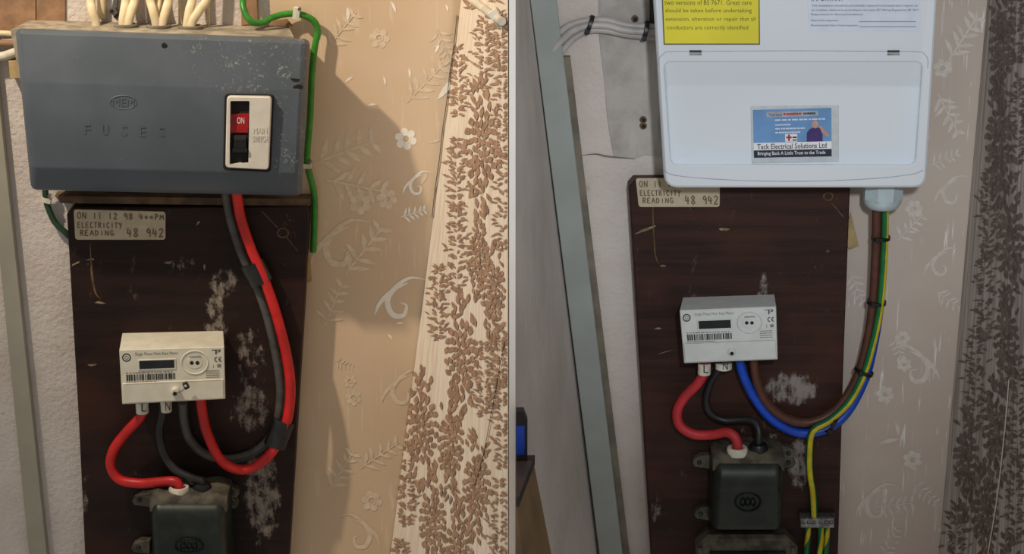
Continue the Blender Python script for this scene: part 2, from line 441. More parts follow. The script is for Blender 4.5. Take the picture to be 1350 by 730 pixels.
def leaf(mb, mp, x, y, ang, L, w, curl=0.25):
    ca, sa = math.cos(ang), math.sin(ang); pts = []
    prof = ((0, 0), (.2, .55), (.5, 1), (.8, .6), (1, 0))
    for t, k in prof: pts.append((t * L, k * w / 2 + curl * L * t * t))
    for t, k in prof[-2:0:-1]: pts.append((t * L, -k * w / 2 + curl * L * t * t))
    o = Vector((0, -jit(), 0))
    mb.face([mp(x + a * ca - b * sa, y + a * sa + b * ca) + o for a, b in pts])
def medallion(mb, mp, x, y, w, h, rnd, dens=1.0):
    w *= 1.2; h *= 1.08
    if w >= 34:
        # a flower head of stacked petals, elongated up and down, with curling leaves round it
        for r0, r1, n, ph in ((.06, .26, 7, 0), (.24, .48, 11, .3), (.44, .70, 15, .1), (.66, .92, 18, .2)):
            for k in range(n):
                a = 2 * math.pi * k / n + ph + rnd.uniform(-.06, .06)
                px, py = w / 2 * math.cos(a), h / 2 * .72 * math.sin(a)
                L = math.hypot(px, py) * (r1 - r0) * rnd.uniform(.85, 1.15)
                leaf(mb, mp, x + px * r0, y + py * r0, math.atan2(py, px), L, math.hypot(w * math.sin(a), h * .72 * math.cos(a)) * math.pi / n * r1 * .52 + 1.7, rnd.uniform(-.2, .2))
        for sgn in (-1, 1):
            for k in range(16):
                t = .26 + .26 * k / 15
                leaf(mb, mp, x + rnd.uniform(-.5, .5) * w * (1.3 - 2 * t), y + sgn * h * t, sgn * math.pi / 2 + rnd.uniform(-.7, .7), h * .09, w * .11, rnd.uniform(-.4, .4))
        return mb
    for row in range(-9, 10):                # a narrow twig of paired leaves
        t = row / 9.5; half = w / 2 * (.55 + .45 * math.cos(row * 1.9)) * (1 - abs(t) ** 3)
        yy = y + t * h / 2
        for sgn in (-1, 1):
            for j in range(3):
                if rnd.random() < .15: continue
                an = -math.pi / 2 + sgn * rnd.uniform(.2, 1.5)
                leaf(mb, mp, x + sgn * half * (j * .38 + rnd.uniform(0, .25)), yy + rnd.uniform(-2.5, 2.5), an, rnd.uniform(5, 11), rnd.uniform(2.2, 4.0), sgn * rnd.uniform(.1, .7))
    return mb
rnd = random.Random(3)
wl = lambda x, y: WL(min(x, 670.4), y, .0022)
for (x, y, w, h) in ((640, 70, 26, 90), (662, 55, 16, 70), (606, 108, 22, 80), (636, 195, 42, 150), (664, 150, 22, 110), (604, 232, 24, 90), (666, 268, 22, 120),
                     (604, 330, 26, 110), (632, 340, 30, 90), (652, 385, 30, 110), (610, 470, 42, 140), (580, 400, 24, 90), (640, 500, 28, 90),
                     (662, 470, 20, 80), (664, 560, 22, 110), (557, 565, 42, 130), (596, 585, 32, 120), (538, 640, 26, 100), (630, 640, 34, 120), (572, 690, 34, 110), (605, 730, 40, 120),
                     (660, 690, 28, 110), (530, 760, 24, 90), (640, 790, 34, 90), (622, -20, 24, 60), (655, -30, 22, 60)):
    obj('floral_motif', medallion(MB(), wl, x, y, w, h, rnd, 1.25), 'floral_brown', fl, smooth=False)
wf = lambda x, y: WF(x, y, .0022)
for (x, y, w, h) in ((1322, 60, 30, 130), (1342, 30, 18, 100), (1318, 190, 32, 140), (1344, 160, 20, 110), (1306, 285, 24, 110), (1334, 320, 34, 150), (1300, 390, 28, 110), (1328, 450, 30, 120),
                     (1288, 500, 28, 120), (1344, 540, 24, 130), (1315, 570, 34, 120), (1275, 610, 32, 120), (1340, 660, 26, 110), (1300, 680, 34, 120), (1262, 720, 28, 100), (1330, 770, 36, 110), (1322, -50, 28, 90)):
    obj('floral_motif', medallion(MB(), wf, x, y, w, h, rnd, 1.3), 'floral_dark', fr, smooth=False)
obj('paper_seam', ribbon(curve2([(LC(y) + 1.0 + (.5 if k % 2 else -.3), y) for k, y in enumerate(range(20, 300, 38))], 3), 1.0, 0, mp=lambda x, y: WL(max(x, LC(y) + .2), y, .0035)), 'dark_grey', fl)
obj('paper_tear', ribbon(curve2([(668, 450), (655, 520), (640, 600), (628, 640)], 6), .8, 0, mp=lambda x, y: WL(x, y, .003)), 'brown_cable', fl)
obj('paper_tear', ribbon(curve2([(1333, 500), (1328, 560), (1318, 650), (1305, 730)], 6), 1.5, 0, mp=lambda x, y: WF(x, y, .003)), 'floral_ground', fr)

# motifs printed on the beige wallpaper
def flower(x, y, r, d, n=6, rot=0.3):
    mb = MB()
    for k in range(n):
        a = 2 * math.pi * k / n + rot
        flat(ell(x + r * .66 * math.cos(a), y + r * .66 * math.sin(a), r * .34, r * .34, 10), d, mb)
    annulus(x, y, r * .42, r * .42, r * .14, d + .0002, mb, .0002, 16); return mb
def scroll(x, y, s, flip, d):
    pts = [(x + flip * s * a, y + s * b) for a, b in ((1.6, -.9), (.8, -1.0), (.1, -.55), (-.35, .15), (-.1, .85), (.45, .9), (.6, .4), (.25, .25))]
    mb = ribbon(curve2(pts), s * .28, d, taper=True)
    ribbon(curve2([(x + flip * s * a, y + s * b) for a, b in ((.7, -.75), (-.1, -.35), (-.75, .3), (-1.0, .9))]), s * .22, d, mb, True); return mb
def spray(x, y, s, ang, n, d, rnd):
    mb = MB(); mp = lambda a, b: P(a, b, d)
    for k in range(n):
        t = (k + .5) / n; cx, cy = x + s * (t - .5) * math.cos(ang), y + s * (t - .5) * math.sin(ang)
        for sg in (-1, 1): leaf(mb, mp, cx, cy, ang + sg * rnd.uniform(.5, 1.0), s * .34 * (1.1 - .5 * t), s * .09, sg * .25)
    ribbon([(x - s / 2 * math.cos(ang), y - s / 2 * math.sin(ang)), (x + s / 2 * math.cos(ang), y + s / 2 * math.sin(ang))], s * .03, d, mb); return mb
rnd = random.Random(11); dm = .0016
for kind, x, y, s, a, m in (
    ('f', 535, 183, 15, .3, 'pearl'), ('s', 546, 241, 15, 1, 'pearl'), ('p', 545, 281, 34, -.3, 'pearl'), ('c', 541, 96, 14, 1.2, 'pearl'), ('c', 508, 106, 12, 1.1, 'pearl'),
    ('c', 459, 104, 13, -.9, 'pearl'), ('c', 490, 137, 13, -.4, 'pearl'), ('f', 500, 50, 14, .1, 'pearl_soft'), ('p', 450, 40, 60, -.9, 'pearl_soft'), ('p', 560, 110, 70, -.8, 'pearl_soft'),
    ('c', 590, 118, 34, 1.9, 'pearl'), ('c', 572, 185, 16, -.5, 'pearl_soft'), ('p', 585, 60, 50, 1.2, 'pearl_soft'), ('p', 455, 200, 90, -.35, 'pearl_soft'), ('p', 470, 245, 80, .2, 'pearl_soft'),
    ('f', 475, 268, 15, .5, 'pearl_soft'), ('f', 510, 262, 14, .2, 'pearl_soft'), ('s', 440, 320, 30, 1, 'pearl_soft'), ('p', 480, 330, 80, -.9, 'pearl_soft'), ('s', 520, 392, 26, 1, 'pearl'),
    ('c', 527, 425, 10, -.3, 'pearl'), ('c', 515, 443, 10, .6, 'pearl'), ('f', 461, 502, 9, .1, 'pearl_soft'), ('f', 466, 524, 11, .4, 'pearl_soft'), ('p', 453, 480, 26, .3, 'pearl_soft'),
    ('s', 525, 510, 22, 1, 'pearl_soft'), ('p', 440, 400, 60, -1.2, 'pearl_soft'), ('p', 500, 600, 60, -.6, 'pearl_soft'), ('f', 490, 660, 14, .2, 'pearl_soft'), ('p', 450, 620, 60, -1.0, 'pearl_soft'),
    ('s', 480, 700, 22, -1, 'pearl_soft'), ('c', 578, 62, 18, 1.6, 'pearl'), ('c', 561, 235, 20, 1.75, 'pearl_soft'), ('c', 460, 18, 20, 1.3, 'pearl'), ('c', 520, 8, 16, .9, 'pearl'), ('c', 590, 10, 10, 1.0, 'pearl')):
    if kind == 'f': m_ = flower(x, y, s, dm, 6, a)
    elif kind == 's': m_ = scroll(x, y, s, a, dm)
    elif kind == 'p': m_ = spray(x, y, s, a, 5, dm, rnd)
    else:
        m_ = MB(); leaf(m_, lambda p, q: P(p, q, dm), x - s / 2 * math.cos(a), y - s / 2 * math.sin(a), a, s, max(3, s * .26), .25)
    obj({'f': 'flower_motif', 's': 'scroll_motif', 'p': 'leaf_spray_motif', 'c': 'leaf_motif'}[kind], m_, m, paperL, smooth=False)
for kind, x, y, s, a in (
    ('f', 1167, 520, 12, .2), ('f', 1203, 606, 13, .4), ('s', 1236, 345, 18, 1), ('p', 1250, 395, 40, .6), ('p', 1185, 462, 34, 1.3), ('f', 1190, 445, 10, .1), ('f', 1192, 480, 10, .5),
    ('p', 1250, 150, 60, 1.1), ('f', 1243, 90, 13, .3), ('p', 1270, 50, 70, -1.0), ('s', 1250, 250, 18, 1), ('p', 1200, 300, 46, -.8), ('s', 1150, 660, 22, 1), ('p', 1180, 665, 50, -.1), ('p', 1220, 650, 40, .7),
    ('c', 1160, 585, 26, -.5), ('s', 1215, 480, 24, -1), ('p', 1130, 380, 44, 1.2), ('f', 1250, 700, 14, .2), ('p', 1175, 715, 40, -1.1), ('f', 1205, 275, 12, 0), ('c', 1180, 555, 20, 1.1), ('p', 1245, 210, 40, -.4)):
    if kind == 'f': m_ = flower(x, y, s, dm, 6, a)
    elif kind == 's': m_ = scroll(x, y, s, a, dm)
    elif kind == 'p': m_ = spray(x, y, s, a, 5, dm, rnd)
    else:
        m_ = MB(); leaf(m_, lambda p, q: P(p, q, dm), x, y, a, s, max(3, s * .26), .25)
    obj({'f': 'flower_motif', 's': 'scroll_motif', 'p': 'leaf_spray_motif', 'c': 'leaf_motif'}[kind], m_, 'pearl_grey', paperR, smooth=False)

# trunking strips in the corners
def trunking(label, cat, q, d, edge=None, mat='trunk_grey'):
    t = thing('cable_trunking', label, cat, atd([P(*bil(q, .5, 1), d)], 0)[0])
    obj('cover', plate(q, 0, d, 1.2), mat, t)
    if edge: obj('side_flange', plate(edge, 0, d * .55, .6), 'trunk_edge', t)
    return t
xl = lambda y: -2 + (y - 330) * .1; xr = lambda y: 20 + (y - 330) * .105
trunking('grey painted trunking strip beside the dark board under the grey fuse box', 'trunking', [(xl(-200), -200), (xr(-200), -200), (xr(850), 850), (xl(850), 850)], .014, mat='trunk_warm')
a0 = lambda y: 699 + 91 * y / 730; a1 = lambda y: 734 + 87 * y / 730; a2 = lambda y: 741 + 87 * y / 730
trunking('grey trunking strip beside the bundle of grey cables and white unit', 'trunking', [(a0(-120), -120), (a1(-120), -120), (a1(850), 850), (a0(850), 850)], .018,
         [(a1(75) - 4, 75), (a2(75) + 2, 75), (a2(850) + 2, 850), (a1(850) - 4, 850)])

# ------------------------------------------------------------------ boards
def board(label, poly, smears, base, dark, d=.03, sc=(150, 140, 130), grain=(70, 70, 4)):
    r = ring(poly, d); org = Vector((sum(p.x for p in r) / len(r), 0, min(p.z for p in r)))
    m = mk_board('board_wood', org, base, dark, smears, grain, sc)
    t = thing('meter_board', label, 'board', org)
    obj('panel', plate(poly, 0.0016, d, 1.6), m, t)
    return t
bl = board('dark stained wooden board below the grey fuse box', [(88, 282), (95, 274), (404, 272), (408, 278), (400, 420), (373, 860), (118, 860), (104, 560)],
           ((285, 430, 24, 80, .43), (294, 375, 34, 40, .47), (240, 350, 36, 30, .52), (330, 470, 40, 90, .51), (345, 650, 44, 130, .45), (330, 540, 50, 60, .47), (125, 350, 22, 26, .56), (110, 650, 12, 60, .5), (380, 320, 30, 90, .57), (120, 640, 26, 40, .56)),
           (40, 24, 20), (27, 16, 14), sc=(168, 158, 146), grain=(4, 70, 80))
br = board('dark stained wooden board below the white consumer unit', [(829, 246), (836, 238), (1118, 236), (1121, 242), (1112, 480), (1101, 860), (866, 860), (848, 560)],
           ((1005, 400, 16, 70, .44), (1042, 512, 62, 40, .42), (1055, 610, 30, 70, .44), (1020, 560, 90, 40, .54), (925, 300, 60, 26, .58), (1085, 560, 26, 90, .56), (1080, 330, 40, 60, .58), (865, 670, 14, 40, .5), (868, 560, 14, 22, .56)),
           (58, 34, 27), (38, 22, 19), sc=(165, 160, 156), grain=(4, 70, 80))
# flaked paint and gouges on the boards
def flakes(parent, lst, mat):
    rn = random.Random(len(lst))
    for (pts, w) in lst:
        if len(pts) > 3 and w < 4.6: obj('paint_drip', ribbon(curve2(pts), w * .7, .0304, taper=True), mat, parent); continue
        x0, x1 = pts[0], pts[-1]; cx, cy = (x0[0] + x1[0]) / 2, (x0[1] + x1[1]) / 2; L = math.hypot(x1[0] - x0[0], x1[1] - x0[1]) / 2; an = math.atan2(x1[1] - x0[1], x1[0] - x0[0])
        pl = []
        for k in range(11):
            a = 2 * math.pi * k / 11; r = rn.uniform(.55, 1.1); u, v = L * r * math.cos(a), w * .36 * r * math.sin(a)
            pl.append((cx + u * math.cos(an) - v * math.sin(an), cy + u * math.sin(an) + v * math.cos(an)))
        obj('paint_chip', flat(pl, .0304), mat, parent)
M['drip'] = plain('drip', (112, 82, 56), .7, var=.3, scale=120)
M['chip'] = plain('chip', (150, 128, 102), .7, var=.3, scale=120)
flakes(bl, (([(119, 318), (120, 345), (122, 368), (126, 386), (133, 394)], 4.5),), 'drip')
flakes(bl, (([(92, 351), (98, 348), (104, 345), (108, 343)], 5), ([(112, 343), (120, 342), (127, 341)], 4), ([(124, 398), (132, 396), (140, 400)], 6), ([(114, 481), (122, 483), (130, 481)], 5),
            ([(258, 298), (263, 296), (264, 290)], 4), ([(216, 346), (222, 350), (228, 346)], 6), ([(269, 348), (270, 356)], 4)), 'chip')
obj('nail_hole', flat(ell(225, 357, 4.5, 4.5, 12), .0304), 'hole_dark', bl)
obj('gouge_ring', annulus(373, 307, 8, 7, 2, .0303), 'drip', bl)
obj('gouge_line', ribbon([(345, 278), (366, 300)], 1.2, .0303), 'drip', bl); obj('gouge_line', ribbon([(378, 313), (393, 331)], 1.2, .0303), 'drip', bl)
flakes(br, (([(861, 266), (861, 290), (864, 335), (870, 350)], 2.2),), 'drip')
flakes(br, (([(836, 308), (846, 304), (856, 300), (866, 297)], 5), ([(868, 350), (875, 353), (880, 351)], 5), ([(862, 433), (867, 432), (873, 433)], 4), ([(948, 302), (955, 306), (962, 302)], 6), ([(890, 460), (870, 470), (862, 468)], 2)), 'chip')
obj('gouge_ring', annulus(1092, 259, 7, 6, 2, .0303), 'drip', br)
obj('gouge_line', ribbon([(1096, 267), (1112, 286)], 1.2, .0303), 'drip', br)
# timber seen behind / above the boards, and a wall shadow built as brown panels
mb = plate([(72, 258), (408, 262), (408, 272), (80, 268)], .0016, .026, .8)
M['rail'] = plain('rail', (112, 90, 68), .8, var=.3, scale=40, bump=.2)
tag(obj('timber_rail', mb, 'rail'), 'pale timber rail between the grey fuse box and the dark board', 'timber rail')
mb = plate([(-60, -110), (47, -110), (47, 45), (-60, 48)], 0, .004, .6); tag(obj('backing_panel', mb, 'brown_timber'), 'rough brown panel behind the grey fuse box corner, beside the narrower one', 'panel')  # shadow on the upper wall, built as a thin brown panel
mb = plate([(48, -110), (86, -110), (86, 45), (48, 45)], 0, .003, .6); tag(obj('backing_panel', mb, M['brown_timber']), 'narrow smooth brown panel between rough panel and white wall', 'panel')  # smoother part of the same wall shadow, also built as a panel
mb = plate([(1110, 315), (1122, 281), (1132, 324), (1120, 329)], .0016, .006, .4); tag(obj('paper_scrap', mb, 'scrap_paper'), 'tan paper scrap poking out behind the board, beside brown cable', 'paper')
mb = plate([(398, 372), (403, 335), (409, 342), (411, 370), (404, 373)], .0016, .006, .4); tag(obj('paper_scrap', mb, 'scrap_paper'), 'tan paper scrap poking out behind the board, beside green wire', 'paper')
mb = plate([(318, -110), (340, -110), (340, 30), (318, 34)], 0, .003, .6); tag(obj('timber_strip', mb, 'brown_timber'), 'thin brown timber strip behind the hanging green wire', 'timber strip')
mb = plate([(352, 34), (362, 26), (378, 25), (386, 34)], 0, .004, .5); tag(obj('torn_paper', mb, 'brown_timber'), 'torn brown paper flap behind the green wire above fuse box', 'paper')

# ------------------------------------------------------------------ handwritten labels
GL = {'O': [[(.5, 0), (.1, .3), (.15, .85), (.6, 1), (.9, .6), (.8, .15), (.5, 0)]], 'N': [[(.05, 1), (.15, 0), (.8, 1), (.95, 0)]], '1': [[(.5, 0), (.5, 1)]],
      '2': [[(.1, .2), (.5, 0), (.85, .25), (.5, .65), (.1, 1), (.95, .95)]], '9': [[(.85, .3), (.5, 0), (.15, .3), (.5, .55), (.85, .3), (.8, 1)]],
      '8': [[(.5, .5), (.15, .25), (.5, 0), (.85, .25), (.5, .5), (.1, .8), (.5, 1), (.9, .8), (.5, .5)]], '4': [[(.25, 0), (.1, .6), (.9, .6)], [(.65, .2), (.6, 1)]],
      'o': [[(.5, .35), (.15, .6), (.5, .85), (.85, .6), (.5, .35)]], 'P': [[(.2, 1), (.2, 0), (.8, .15), (.75, .45), (.2, .5)]], 'M': [[(.05, 1), (.15, .1), (.5, .7), (.85, .1), (.95, 1)]],
      'E': [[(.85, 0), (.15, .05), (.1, 1), (.85, .95)], [(.15, .5), (.65, .45)]], 'L': [[(.2, 0), (.15, 1), (.85, .95)]], 'C': [[(.85, .1), (.4, 0), (.1, .5), (.4, 1), (.9, .9)]],
      'T': [[(.05, .05), (.95, 0)], [(.5, 0), (.45, 1)]], 'R': [[(.15, 1), (.2, 0), (.65, .03), (.85, .22), (.6, .46), (.2, .5)], [(.45, .5), (.9, 1)]], 'I': [[(.5, .1), (.5, 1)]], 'Y': [[(.1, 0), (.45, .5)], [(.9, 0), (.3, 1.2)]],
      'A': [[(.05, 1), (.5, 0), (.95, 1)], [(.25, .6), (.75, .6)]], 'D': [[(.15, 1), (.15, 0), (.8, .3), (.75, .8), (.15, 1)]], 'G': [[(.85, .15), (.4, 0), (.1, .5), (.4, 1), (.9, .85), (.85, .55), (.55, .55)]]}
def hand(s, q, d, w, mb):
    n = len(s)
    for i, ch in enumerate(s):
        if ch == ' ': continue
        for st in GL[ch]:
            pp = [bil(q, (i + .08 + .8 * x) / n, y) for x, y in st]
            for k in range(len(pp) - 1): ribbon(pp[k:k + 2], w, d, mb)
    return mb
def meter_label(q, label):
    t = thing('reading_label', label, 'label', atd([P(*bil(q, .5, 1), .03)], .03)[0])
    obj('card', plate(rrect(q, 4, 3), .0301, .0322, .5), 'label_card', t)
    mb = MB(); d = .0325
    hand('ON 11 12 98 4ooPM', sub(q, .03, .09, .99, .3), d, 1.3, mb)
    hand('ELECTRICITY', sub(q, .03, .42, .53, .6), d, 1.3, mb)
    hand('READING', sub(q, .05, .68, .44, .86), d, 1.3, mb)
    hand('48 942', sub(q, .57, .6, .99, .9), d, 1.6, mb)
    obj('handwriting', mb, 'pencil', t, smooth=False); return t
meter_label([(97, 276), (218, 279), (218, 316), (99, 316)], 'handwritten cream reading label on the board under the grey fuse box')
meter_label([(838, 235), (949, 235), (949, 273), (842, 273)], 'handwritten reading label partly tucked behind the white consumer unit')

# ------------------------------------------------------------------ grey fuse box
def fuse_box():
    q = [(20, 37), (409, 51), (398, 258), (41, 250)]
    org = P(215, 250, 0); t = thing('fuse_box', 'dusty grey metal fuse box with embossed lettering and main switch', 'fuse box', Vector((org.x, 0, P(215, 254, .09).z)))
    m = mk_fusebox(origin_of(t)); M['enamel'] = m
    vs = ((0, .072), (.012, .080), (.035, .086), (.325, .1015), (.34, .102), (.85, .1045), (.868, .1035), (.97, .083), (.99, .079), (1, .072))
    us = ((0, .016), (.006, .008), (.018, .002), (.03, 0), (.25, 0), (.5, 0), (.75, 0), (.97, 0), (.982, .002), (.994, .008), (1, .016))
    def fd(py):
        v = max(0, min(1, (py - 44) / 210))
        for (v0, d0_), (v1, d1_) in zip(vs, vs[1:]):
            if v <= v1: return lerp(d0_, d1_, (v - v0) / (v1 - v0))
        return .07
    mb = MB(); G = []
    for v, dv in vs:
        row = []
        for u, du in us:
            x, y = bil(q, u, v)
            cr = 9 if v < .5 else 8                     # rounded outline corners
            eu, ev = min(u, 1 - u) * 380, min(v, 1 - v) * 210
            if eu < cr and ev < cr:
                vx, vy = cr - eu, cr - ev; L = math.hypot(vx, vy)
                if L > cr:
                    k = cr / L; nx, ny = cr - vx * k, cr - vy * k
                    x += (nx - eu) * (1 if u < .5 else -1); y += (ny - ev) * (1 if v < .5 else -1)
            row.append(P(x, y, dv - du))
        G.append(row)
    for i in range(len(vs) - 1):
        for j in range(len(us) - 1): mb.face([G[i][j], G[i][j + 1], G[i + 1][j + 1], G[i + 1][j]])
    loop = G[0][:] + [r[-1] for r in G[1:-1]] + G[-1][::-1] + [r[0] for r in G[-2:0:-1]]
    cx = sum(p.x for p in loop) / len(loop); cz = sum(p.z for p in loop) / len(loop)
    inn = [Vector((cx + (p.x - cx) * .985, -.06, cz + (p.z - cz) * .975)) for p in loop]
    mb.rings([loop, inn], False, False)
    cover = obj('cover', mb, m, t, angle=24)
    # rear body with a dusty top
    b = [P(62, 24, 0), P(412, 36, 0)]; zt = .5 * (b[0].z + b[1].z)
    zb = inn[len(us) + 3].z; zb = min(p.z for p in inn) + .006
    pts = [Vector((.048, -.066, P(62, 24, 0).z - .002)), Vector((.402, -.066, P(400, 33, 0).z - .002)), Vector((.398, -.066, zb)), Vector((.075, -.066, zb))]
    mb = MB(); mb.rings([[Vector((p.x + (.012 if p.x < .2 else -.012), 0, p.z)) for p in pts], pts]); M['dusty'] = plain('dusty', (172, 162, 142), .8, var=.25, scale=40, bump=.2)
    body = obj('rear_body', mb, 'dusty', t)
    # grommets on top
    for x in (167, 210, 252):
        p = P(x, 29, .022); mbg = MB(); zz = lerp(pts[0].z, pts[1].z, (p.x - pts[0].x) / (pts[1].x - pts[0].x))
        mbg.rings([[Vector((p.x + r * math.cos(a), -.03 + r * .72 * math.sin(a), zz + h)) for a in [2 * math.pi * k / 20 for k in range(20)]] for r, h in ((.0155, -.001), (.0155, .003), (.0135, .0045), (.011, .003), (.011, -.001))])
        obj('grommet', mbg, 'trunk_edge', t)
    p = P(118, 27, .022)
    mbg = MB(); mbg.face([Vector((p.x + .013 * math.cos(a), -.028 + .007 * math.sin(a), pts[0].z + .0003 - .0135 * (p.x - pts[0].x) * 1.1 / .35)) for a in [2 * math.pi * k / 16 for k in range(16)]])
    obj('knockout_hole', mbg, 'hole_dark', t)
    obj('screw_hole', flat(ell(216.5, 60, 3.6, 3.6, 14), fd(62) + .0006), 'hole_dark', cover)
    # emblem and lettering pressed into the cover
    e = annulus(162.5, 135, 18.5, 10, 2.2, .1023, rise=.0010); obj('emblem_ring', e, m, cover)
    obj('emblem_lettering', text('MEM', [(148, 129), (177, 130), (177, 141), (148, 140)], .1020, raise_=.0011), m, cover, smooth=False)
    for ch, x in zip('FUSES', (111, 135, 160, 184, 209)):
        y = 164 + (x - 111) * .035
        obj('letter', text(ch, [(x, y), (x + 8, y + .2), (x + 8, y + 13.5), (x, y + 13)], .1030, raise_=.0011), m, cover, smooth=False)
    obj('paint_chip', flat([(383, 103), (395, 104), (395, 107), (384, 106)], .1003), 'hole_dark', cover)
    obj('paint_chip', flat([(386, 114), (393, 111), (400, 113), (399, 117), (387, 117)], .1012), 'hole_dark', cover)
    # main switch
    bz = [(299, 127), (358, 128), (354, 224), (297, 221)]
    o = plate(rrect([(296, 124), (361, 125), (357, 227), (294, 224)], 5, 3), .1, .1052, .4)
    fr_ = obj('switch_surround', o, 'hole_dark', t)
    outer = rrect(bz, 5, 3); d1 = .1125
    hole = rrect([(303.5, 133), (329, 133), (327.5, 215), (302.5, 217)], 1.5, 3)
    mb = MB(); ro = ring(outer, d1)
    mb.rings([atd(ro, .1005), atd(ro, d1 - .0012), ring(inset(outer, 1.2), d1), ring(hole, d1), atd(ring(hole, d1), d1 - .0085)], False, True)
    bez = obj('switch_bezel', mb, 'bezel_white', t)
    fl_ = d1 - .0083
    obj('switch_recess', flat([(303.5, 134), (328.6, 134), (327.4, 215), (303, 216)], fl_), 'dark_grey', t)
    rt = plate([(304, 150), (328, 150), (327, 175), (303.5, 175)], fl_, fl_ + .003, .5); rt = obj('red_tab', rt, 'red_tab', t)
    obj('on_lettering', text('ON', [(312.5, 154.5), (322, 154.5), (322, 163), (312.5, 163)], fl_ + .0033), 'white_ink', rt, smooth=False)
    mb = MB(); tg = [(308, 181), (325, 181), (325, 202), (307, 202)]
    a = ring(tg, fl_); b = ring([(309, 184), (324, 184), (325, 200), (307.5, 200)], fl_ + .010)
    mb.rings([a, ring([(308, 178), (324.5, 178), (325, 202), (307, 202)], fl_ + .004), b])
    obj('toggle', mb, 'black_plastic', t)
    obj('toggle_lip', plate([(306.5, 196), (325.5, 196), (325.5, 201), (306.5, 201)], fl_, fl_ + .012, .7), 'black_plastic', t)
    obj('switch_lettering', text('MAIN', [(334, 168), (352, 168), (352, 176), (334, 176)], d1, raise_=.0006), 'bezel_white', bez, smooth=False)
    obj('switch_lettering', text('SWITCH', [(333, 179), (352.5, 179), (352.5, 187), (333, 187)], d1, raise_=.0006), 'bezel_white', bez, smooth=False)
    return t
fuse_box()

